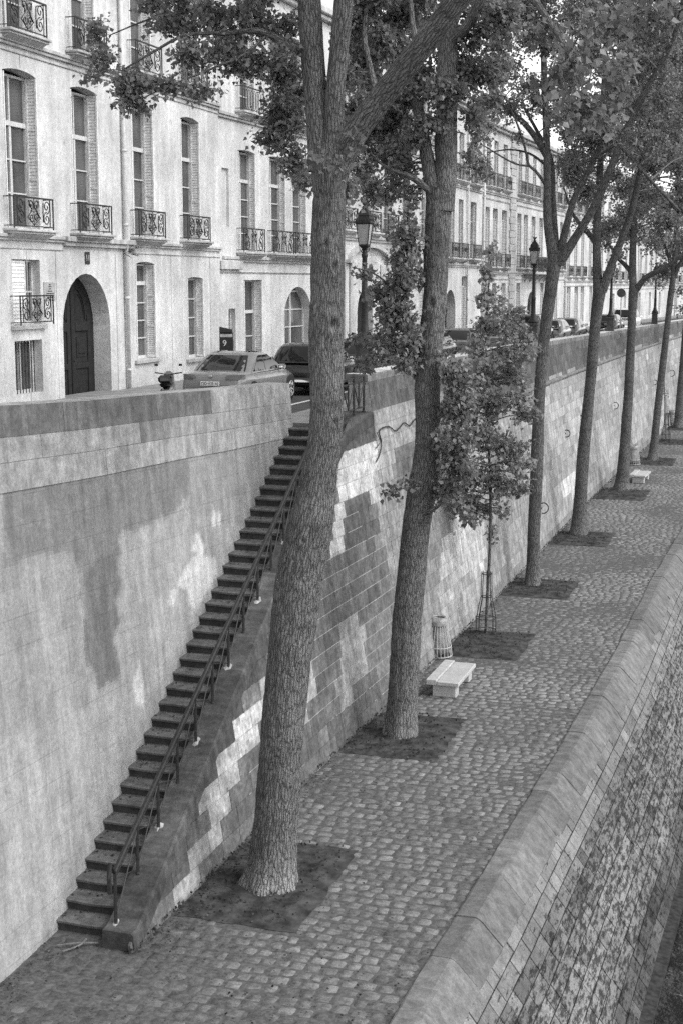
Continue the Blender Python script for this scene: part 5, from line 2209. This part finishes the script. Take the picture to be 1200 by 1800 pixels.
t.add_limb([(548, 104, 16, .1), (522, 86, 18, .1), (498, 74, 15, 0), (455, 54, 11, -.2), (400, 58, 8, -.4), (327, 62, 6, -.7), (267, 93, 4.5, -.9), (213, 125, 2.5, -1.1)], 8, .12)
t.add_limb([(500, 75, 9, 0), (455, 44, 7, .2), (400, 23, 6, .4), (317, 22, 5, .6), (260, 35, 3.5, .8), (193, 62, 2, 1.0)], 8, .12)
t.add_limb([(470, 62, 7, -.1), (430, 95, 5, -.4), (370, 122, 4, -.7), (300, 150, 3, -1), (240, 178, 2, -1.2)], 7, .12)
t.add_limb([(480, 66, 7, .0), (450, 20, 6, .3), (425, -40, 5, .5), (380, -120, 3, .8)], 7, .15)
t.add_limb([(665, 175, 14, -.1), (650, 120, 12, .6), (640, 60, 10, 1.2), (650, -20, 8, 1.8), (680, -120, 5, 2.4)], 8, .15)
t.add_limb([(735, 92, 12, -.4), (726, 50, 10, -.2), (720, 0, 8, .2), (700, -80, 5, .6)], 8, .15)
for (px, py, rx, ry, n, dy) in [(172, 55, 20, 30, 60, .9), (183, 100, 30, 22, 60, -.6), (160, 135, 16, 8, 16, -.8), (232, 165, 26, 34, 170, -1.1), (222, 138, 34, 22, 90, -1.0), (300, 40, 42, 30, 130, .5), (338, 96, 44, 30, 130, -.7), (296, 148, 40, 20, 80, -1), (392, 90, 44, 46, 170, -.3), (368, 26, 50, 30, 130, .4), (430, 22, 40, 34, 120, .2), (455, 112, 36, 40, 150, -.2), (362, 160, 36, 14, 45, -.8), (500, 128, 32, 46, 190, .5), (510, 40, 28, 34, 90, .4), (498, 208, 40, 46, 260, .8), (478, 245, 30, 26, 110, .6), (520, 285, 26, 38, 150, .7), (538, 322, 14, 20, 40, .5), (270, 8, 40, 30, 90, .8), (330, -40, 60, 40, 130, .8), (440, -60, 70, 50, 160, .6), (520, 170, 26, 40, 130, 1.2),
                               (640, 120, 36, 44, 200, 2.0), (668, 60, 40, 40, 200, 2.4), (630, 30, 28, 40, 130, 1.6), (706, 28, 40, 34, 170, 2.2), (632, 185, 26, 26, 130, 1.4), (610, 330, 18, 24, 70, 1.0)]:
    t.blob(px, py, rx, ry, int(n * 3.8), dy)
t.fill([(600, -20), (770, -20), (740, 40), (650, 150), (610, 190)], 26, 200, 20, 34, 2.2, .8)
t.fill([(250, -20), (540, -20), (540, 90), (420, 130), (330, 90)], 16, 150, 18, 32, .3, .6)
for (px, py, rx, ry, n, dy, sz) in [(585, 282, 30, 16, 50, -.55, 1.25), (612, 246, 24, 24, 40, -.5, 1.3), (600, 300, 14, 12, 18, -.5, 1.2), (565, 276, 10, 12, 14, -.5, 1.1)]:
    t.blob(px, py, rx, ry, n, dy, sz, link_=False)
# boughs over the water, close to the viewer
t.add_limb([(880, -120, 22, -1.0), (905, -60, 14, -3.0), (940, 0, 12, -5.0), (990, 80, 9, -6.5), (1020, 150, 5, -7.2)], 8, .2)
t.add_limb([(905, -60, 14, -3.0), (1000, -90, 12, -5), (1090, -50, 9, -6.5), (1150, 0, 5, -7.3)], 8, .2)
for (px, py, rx, ry, n, dy) in [(1030, 190, 55, 55, 90, -7.2), (1000, 120, 40, 50, 60, -6.8), (960, 60, 40, 34, 50, -5.8), (1140, 15, 60, 40, 60, -7.0), (1060, 40, 50, 40, 50, -6.8), (1080, 130, 34, 34, 34, -7.2), (960, 150, 24, 22, 26, -6.6)]:
    t.blob(px, py, rx, ry, int(n * 3), dy, 1.0)
t.crown(15.2, (3.6, 3.4, 2.0), 40, 120, (.6, .3), 1.6, 13.6, 1.0)
t.build()

# second tree
t = Tree('poplar_tree', 'second poplar from the front, upright wavy trunk beside the bench with leafy shoots', 27.55, 2, ROW, leaf=.092)
t.add_trunk([(705, 1303, 56), (708, 1230, 52), (712, 1150, 52), (716, 1080, 52), (724, 1000, 51), (732, 920, 50), (741, 860, 50), (749, 800, 46), (751, 740, 45), (750, 690, 45), (752, 640, 46), (758, 580, 44), (764, 520, 43), (766, 450, 44), (768, 400, 45), (770, 355, 48), (772, 330, 50)], 80, .05, .3, disp=.02, knots=[(758, 535, .10), (752, 612, .06), (716, 838, .08), (748, 800, .05), (742, 910, .05), (708, 1090, .05)])
t.add_limb([(768, 375, 34), (759, 330, 28, -.1), (752, 288, 25, -.1), (742, 235, 22, -.1), (733, 190, 20, 0), (715, 130, 16, .1), (690, 40, 12, .2), (668, -80, 7, .3)], 24, .1, .012)
t.add_limb([(776, 370, 44), (781, 320, 41), (783, 280, 40), (784, 200, 38), (786, 100, 36), (788, 10, 33), (792, -90, 27), (800, -260, 14), (806, -420, 7)], 32, .1, .014)
t.add_limb([(756, 338, 12, -.2), (738, 322, 12, -.3), (718, 309, 10, -.4), (700, 303, 8, -.5), (672, 290, 5, -.6), (650, 268, 3, -.7)], 8, .12)
t.add_limb([(788, 76, 18), (812, 55, 19, -.2), (836, 20, 18, -.4), (856, -30, 16, -.6), (900, -130, 10, -1)], 12, .15)
t.add_limb([(788, 190, 9, 0), (815, 150, 7, .3), (845, 138, 6, .6), (875, 172, 5, .9)], 7, .15)
t.add_limb([(742, 235, 9, 0), (700, 190, 7, .2), (660, 160, 5, .5)], 7, .15)
for (px, py, rx, ry, n, dy) in [(630, 292, 28, 34, 110, -.3), (656, 338, 36, 30, 130, -.4), (700, 272, 44, 44, 230, .4), (722, 338, 24, 28, 80, -.2), (690, 208, 44, 42, 210, .6), (655, 235, 30, 34, 110, .9), (742, 148, 48, 46, 250, .8), (700, 108, 46, 40, 190, .6), (802, 122, 46, 50, 250, .6), (762, 58, 56, 40, 240, .5), (834, 62, 38, 40, 180, .2), (838, 196, 28, 38, 120, .6), (826, 280, 22, 26, 60, .8), (860, 118, 36, 40, 140, .4), (800, 20, 60, 34, 170, .4), (720, 20, 50, 34, 150, .5), (765, 215, 34, 30, 120, -.5), (770, 160, 40, 30, 130, -.6), (725, 250, 26, 22, 70, -.3), (745, 60, 46, 40, 150, 1.5), (640, 200, 30, 30, 90, 1.5),
                               (845, 305, 16, 22, 40, .9)]:
    t.blob(px, py, rx, ry, int(n * 2.6), dy)
t.fill([(615, 150), (740, 130), (745, 240), (700, 330), (720, 350), (650, 362), (612, 320)], 26, 220, 18, 30, .8, .7)
t.fill([(790, -20), (900, -20), (880, 130), (858, 230), (810, 230), (800, 110)], 22, 230, 20, 34, .5, .8)
# shoots from the trunk
t.add_limb([(752, 610, 8, -.15), (728, 600, 6, -.35), (712, 540, 5, -.4), (708, 470, 4, -.4), (714, 400, 3, -.4), (718, 355, 2, -.4)], 6, .15)
t.add_limb([(715, 560, 5, -.4), (690, 510, 4, -.5), (655, 480, 3, -.6), (618, 470, 2, -.7)], 6, .15)
t.add_limb([(738, 905, 9, -.2), (768, 890, 7, -.3), (790, 850, 6, -.35), (806, 770, 5, -.3), (815, 700, 4, -.3), (812, 640, 2, -.3)], 6, .15)
for (px, py, rx, ry, n, dy) in [(718, 372, 10, 22, 36, -.4), (716, 412, 18, 26, 70, -.4), (702, 452, 22, 32, 100, -.4), (700, 505, 30, 34, 130, -.4), (690, 560, 38, 38, 170, -.3), (704, 612, 34, 28, 120, -.3), (672, 600, 34, 22, 80, -.3), (640, 480, 24, 10, 34, -.6), (662, 512, 24, 20, 60, -.5), (626, 592, 14, 10, 18, -.3), (720, 640, 20, 18, 50, -.3), (690, 862, 14, 14, 26, -.4), (715, 850, 18, 10, 22, -.4), (640, 640, 22, 14, 30, -.3),
                               (800, 720, 30, 46, 120, -.3), (812, 660, 28, 34, 90, -.3), (790, 800, 26, 34, 80, -.3), (785, 845, 18, 16, 34, -.3), (800, 890, 30, 14, 40, -.3), (782, 640, 14, 26, 40, -.2), (820, 910, 14, 12, 20, -.3)]:
    t.blob(px, py, rx, ry, int(n * 2.8), dy, 1.15)
t.fill([(716, 352), (730, 400), (738, 520), (735, 600), (715, 655), (680, 640), (650, 620), (662, 585), (655, 540), (688, 500), (694, 440), (704, 395)], 34, 80, 14, 22, -.35, .2, 1.1)
t.fill([(790, 640), (825, 640), (830, 800), (800, 905), (770, 885), (772, 760)], 26, 80, 16, 24, -.3, .2, 1.1)
t.crown(17.5, (3.4, 3.4, 2.4), 38, 120, (.4, .3), 1.5, 15.6, 1.05)
t.build()

# the guarded young poplar
t = Tree('young_poplar', 'young thin poplar inside a narrow iron guard with a tall loose leafy crown', float(Pg1[1]), 3, None, 'young tree', .115, 'leafy', 'bark_dark')
t.add_trunk([(853, 1116, 6), (856, 1040, 5.5), (860, 960, 5.2), (861, 880, 5), (858, 780, 4.5), (855, 680, 4), (853, 580, 3), (860, 480, 2.4), (864, 425, 1.6)], 10, .2, .2, disp=0)
for (px, py, rx, ry, n) in [(864, 440, 8, 20, 20), (858, 478, 14, 24, 44), (848, 522, 22, 26, 64), (896, 556, 30, 24, 76), (856, 572, 26, 24, 70), (836, 612, 30, 28, 80), (915, 588, 36, 20, 70), (894, 622, 36, 24, 90), (846, 660, 40, 28, 110), (900, 660, 34, 24, 80), (866, 712, 50, 32, 140), (925, 728, 30, 14, 50), (910, 700, 24, 20, 50), (846, 768, 50, 36, 150), (896, 790, 40, 30, 110), (925, 818, 22, 14, 34), (840, 828, 40, 32, 110), (876, 848, 36, 28, 100), (915, 862, 20, 14, 30), (822, 878, 30, 18, 56), (850, 898, 24, 20, 50), (830, 912, 18, 10, 22), (862, 940, 14, 20, 30), (880, 900, 16, 14, 24), (800, 760, 24, 26, 50)]:
    t.blob(px, py, rx, ry, int(n * 3.2), t.rg.normal(0, .35), 1.0)
t.fill([(858, 440), (868, 440), (880, 530), (915, 552), (925, 600), (950, 580), (940, 615), (915, 650), (910, 690), (945, 722), (905, 760), (920, 810), (940, 828), (915, 868), (885, 888), (860, 902), (830, 922), (800, 905), (785, 890), (795, 850), (780, 800), (785, 700), (808, 640), (834, 590), (845, 500)], 92, 46, 14, 26, 0, .45, 1.0)
t.build()

# third tree: several pale slender stems
t = Tree('poplar_tree', 'slim poplar behind the young tree, splitting into several slender pale stems', 43.0, 4, ROW, barkm='bark_dark')
t.add_trunk([(935, 1033, 26), (936, 980, 23), (939, 900, 22), (943, 800, 22), (947, 700, 20), (953, 620, 20), (960, 560, 21), (968, 500, 22), (975, 455, 25), (977, 440, 26)], 40, .1, .3, disp=.012)
t.add_limb([(974, 465, 22), (967, 430, 17, -.1), (961, 380, 15, -.2), (961, 300, 13, -.2), (958, 200, 12, -.2), (955, 120, 11, -.2), (955, 30, 10, -.2), (956, -80, 7, -.2), (958, -200, 3)], 12, .2)
t.add_limb([(978, 462, 14, .1), (974, 400, 11, .2), (971, 340, 9, .3), (968, 280, 7, .5), (940, 225, 6, .8), (915, 180, 4, 1)], 10, .2)
t.add_limb([(981, 458, 16, .1), (994, 400, 13, .2), (1010, 345, 11, .3), (1038, 292, 10, .4), (1068, 220, 8, .6), (1095, 150, 6, .8), (1120, 60, 4, 1)], 10, .2)
t.add_limb([(982, 462, 20), (1012, 415, 15, -.2), (1046, 358, 14, -.3), (1074, 292, 13, -.4), (1100, 225, 12, -.5), (1132, 163, 11, -.6), (1166, 102, 10, -.7), (1188, 50, 8, -.8), (1204, -30, 6, -.9)], 12, .2)
t.add_limb([(960, 275, 12, -.2), (942, 244, 11, -.3), (918, 214, 10, -.4), (890, 192, 9, -.5), (868, 178, 6, -.6), (825, 150, 3, -.8)], 9, .2)
t.add_limb([(962, 330, 7, -.2), (940, 300, 5, -.4), (928, 290, 5, -.5), (922, 262, 4, -.6), (905, 210, 3.5, -.8), (880, 160, 3, -1)], 6, .2)
t.add_limb([(928, 292, 4, -.5), (905, 288, 3, -.7), (880, 275, 3, -.9), (848, 255, 2, -1.1)], 6, .2)
t.add_limb([(958, 290, 5, -.1), (930, 270, 4, .3), (895, 263, 3, .6), (856, 268, 2, 1)], 6, .2)
t.add_limb([(1090, 256, 7, -.4), (1115, 285, 6, -.5), (1150, 325, 5, -.6), (1195, 372, 4, -.7)], 6, .2)
t.add_limb([(1085, 250, 6, -.4), (1060, 268, 5, -.3), (1020, 290, 4, -.2)], 6, .2)
for (px, py, rx, ry, n, dy) in [(890, 120, 48, 44, 230, -.6), (935, 70, 48, 42, 220, -.4), (872, 58, 40, 40, 170, -.7), (905, 182, 34, 30, 120, -.6), (846, 290, 18, 34, 70, -1), (838, 245, 24, 26, 80, -1), (990, 60, 50, 46, 220, .3), (1000, 130, 50, 44, 220, .6), (1040, 100, 50, 44, 220, .6), (1100, 60, 50, 50, 230, -.3), (1010, 210, 44, 40, 200, .6), (1060, 215, 36, 34, 150, .4), (1130, 120, 50, 44, 200, -.5), (1170, 50, 50, 50, 200, -.6), (880, 20, 60, 34, 180, -.6), (960, 10, 60, 34, 180, 0), (1080, 10, 60, 34, 180, .5), (1170, 180, 40, 44, 170, -.5), (1015, 275, 26, 24, 80, .3), (930, 150, 34, 30, 110, .8), (900, -40, 60, 40, 150, 0), (1010, -50, 60, 40, 150, 0), (1100, -60, 60, 40, 150, 0), (1150, 260, 40, 40, 130, -.6), (1120, 190, 36, 36, 120, .2), (910, 240, 16, 16, 24, -.6)]:
    t.blob(px, py, rx, ry, int(n * 3.6), dy, 1.05)
t.fill([(800, -30), (1230, -30), (1230, 300), (1130, 250), (1080, 240), (1030, 250), (960, 205), (840, 200)], 60, 330, 22, 40, .6, 1.4, 1.05)
t.build()

# fourth to eighth trunks of the row
def far_tree(label, y0, seed, trunk, limbs, box, nb, n, size, tn=24):
    t = Tree('poplar_tree', label, y0, seed, ROW, barkm='bark_dark')
    t.add_trunk(trunk, tn, .15, .3, disp=.010)
    for P in limbs:
        t.add_limb(P, 9, .25)
    for _ in range(nb):
        px, py = t.rg.uniform(box[0], box[2]), t.rg.uniform(box[1], box[3])
        # the crown is domed: fewer sprays low down at its sides
        if py > box[3] - 60 and t.rg.random() < .6:
            continue
        t.blob(px, py, t.rg.uniform(18, 36), t.rg.uniform(16, 32), int(n * 3.6), t.rg.normal(0, 1.6), size)
    return t


t = far_tree('fourth poplar from the front with one stem upright and one leaning over the path', 52.4, 5,
             [(1016, 941, 27), (1019, 880, 23), (1024, 800, 22), (1030, 740, 20), (1036, 680, 19), (1041, 620, 19), (1046, 560, 20), (1052, 515, 23), (1054, 498, 24)],
             [[(1050, 510, 18), (1048, 460, 15), (1048, 400, 14), (1052, 330, 13), (1056, 250, 11), (1060, 150, 9), (1065, 40, 7), (1068, -60, 4)],
              [(1057, 512, 18), (1074, 465, 14, -.2), (1092, 420, 13, -.3), (1108, 375, 12, -.3), (1120, 325, 11, -.4), (1132, 262, 9, -.5), (1152, 170, 8, -.6), (1172, 80, 5, -.8)],
              [(1049, 432, 12, .2), (1038, 415, 10, .5), (1022, 398, 9, .8), (1004, 372, 5, 1.1), (990, 330, 3, 1.4)]],
             (990, -60, 1240, 400), 84, 140, 1.25)
for (px, py, rx, ry, n) in [(1020, 350, 26, 24, 60), (1012, 300, 22, 26, 70), (1046, 290, 28, 30, 90), (1090, 330, 30, 34, 120), (1150, 350, 40, 40, 150), (1018, 395, 14, 12, 20)]:
    t.blob(px, py, rx, ry, int(n * 3), .4, 1.2)
t.build()
t = far_tree('fifth poplar from the front, dark trunk with a bough arching right', 64.5, 6,
             [(1092, 864, 25), (1095, 820, 21), (1099, 760, 19), (1103, 700, 17), (1106, 640, 16), (1109, 580, 15), (1111, 530, 16), (1113, 505, 18)],
             [[(1112, 515, 14), (1111, 460, 13), (1113, 400, 11), (1118, 330, 10), (1124, 250, 8), (1130, 150, 6), (1134, 60, 4)],
              [(1116, 512, 12), (1130, 492, 10, -.2), (1146, 481, 10, -.3), (1166, 472, 9, -.4), (1188, 456, 8, -.5), (1216, 440, 6, -.6)],
              [(1110, 480, 9, .1), (1098, 466, 8, .3), (1084, 452, 6, .6), (1064, 420, 4, .8)]],
             (1040, 20, 1270, 410), 60, 150, 1.5, 20)
for (px, py, rx, ry, n) in [(1078, 470, 14, 16, 40), (1086, 440, 18, 14, 40), (1062, 430, 18, 20, 50), (1150, 430, 30, 24, 90), (1140, 490, 16, 10, 24), (1100, 410, 26, 24, 90), (1175, 400, 34, 34, 150), (1160, 500, 16, 8, 20)]:
    t.blob(px, py, rx, ry, int(n * 3), .3, 1.4)
t.build()
t = far_tree('sixth poplar from the front, slim trunk standing just before the far sapling guard', 76.0, 7,
             [(1146, 808, 17), (1150, 770, 14), (1157, 700, 13), (1164, 640, 12), (1171, 580, 11), (1178, 520, 11), (1183, 480, 10), (1187, 430, 9)],
             [[(1183, 490, 8), (1196, 460, 7, -.2), (1215, 430, 6, -.4)], [(1186, 440, 9), (1190, 350, 7), (1195, 250, 5), (1200, 120, 3)], [(1182, 480, 6), (1170, 440, 5, .4), (1155, 400, 4, .8)]],
             (1080, 60, 1300, 430), 56, 150, 1.7, 16)
for (px, py, rx, ry, n) in [(1150, 420, 26, 24, 90), (1185, 430, 30, 26, 120), (1200, 545, 14, 20, 50), (1196, 510, 14, 16, 40)]:
    t.blob(px, py, rx, ry, int(n * 3), .3, 1.6)
t.build()
t = Tree('young_poplar', 'bare thin sapling in the far iron guard near the right edge', float(Pg2[1]), 8, None, 'young tree', .115, 'leafy', 'bark2')
t.add_trunk([(1169, 778, 3), (1168, 720, 2.6), (1166, 660, 2.2), (1165, 630, 1.5)], 6, .3, .1, disp=0)
for (px, py, rx, ry) in [(1166, 640, 5, 10), (1168, 690, 6, 10), (1164, 668, 5, 9)]:
    t.blob(px, py, rx, ry, 10, 0, 1)
t.build()
t = far_tree('last poplar visible at the right edge behind the far sapling', 93.5, 9,
             [(1191, 753, 15), (1194, 700, 13), (1199, 640, 12), (1205, 570, 11), (1212, 500, 10)],
             [[(1210, 510, 8), (1225, 440, 6), (1235, 330, 4)], [(1212, 505, 6), (1200, 460, 5, .5), (1185, 420, 3, 1)]],
             (1100, 120, 1340, 480), 56, 150, 2.0, 14)
t.build()

# fallen leaves and small litter on the quay, along the wall and on the steps
rg = np.random.default_rng(21)
C = []
for _ in range(5200):
    y = 14 + 70 * rg.random() ** 1.7
    if rg.random() < .45:
        x = (wall_base(y) if y > 17 else -9.5) + abs(rg.normal(0, .28)) + .05
    else:
        x = rg.uniform(wall_base(y), kerb_in(y))
    C.append((x, y, .045))
for _ in range(900):
    i = rg.integers(0, NST)
    z = (i + 1) * RIS
    y = Y0S + i * TRD
    xl, xr = sx_l(y, z), sx_r(y)
    u = rg.random() ** 1.6
    C.append((xl + .06 + (xr - xl - .1) * u if rg.random() < .7 else xr - .1 * rg.random(), y + .06 + .28 * rg.random(), z + .012))
C = np.array(C)
n = len(C)
a = rg.uniform(0, 2 * math.pi, n)
d = np.stack([np.cos(a), np.sin(a), rg.normal(0, .18, n)], 1)
sd_ = np.stack([-np.sin(a), np.cos(a), rg.normal(0, .25, n)], 1)
s_ = rg.uniform(.02, .055, n)[:, None]
V = np.stack([C, C + d * s_ * .4 + sd_ * s_ * .4, C + d * s_, C + d * s_ * .4 - sd_ * s_ * .4], 1).reshape(-1, 3)
i = np.arange(n)[:, None] * 4
F = np.concatenate([i + np.array([[0, 1, 2]]), i + np.array([[0, 2, 3]])], 1).reshape(-1, 3)
struct(link('fallen_leaves', fast_mesh('fallen_leaves', V, F, M['litter'], np.repeat(np.clip(rg.normal(.4, .25, n), .08, .95), 2))), 'stuff')

# weeds in the tree pits and along the foot of the wall
C = []
for (a_, b_, xr) in PITS:
    for _ in range(420):
        y = rg.uniform(a_ + .1, b_ - .1)
        x = wall_base(y) + .1 + (xr - wall_base(y) - .2) * rg.random() ** 1.3
        C.append((x, y, .05))
for _ in range(1500):
    y = 17 + 80 * rg.random()
    C.append((wall_base(y) + abs(rg.normal(0, .05)), y, .04))
C = np.array(C)
V, F, tt = leaf_cloud(C + np.array([0, 0, .03]), .05, rg, -.5)
struct(link('weeds', fast_mesh('weeds', V, F, M['weed'], tt)), 'stuff')
m = MB()
for P in ([(-9.25, 16.9, .05), (-9.0, 17.0, .07), (-8.72, 17.12, .06)], [(-9.1, 16.75, .05), (-8.95, 16.95, .06), (-8.9, 17.1, .10)]):
    m.tube(smooth_path(P, .08), .012, 5)
tag(obj('fallen_twig', m, M['bark2']), 'bare fallen twig lying on the paving before the lowest step', 'twig')
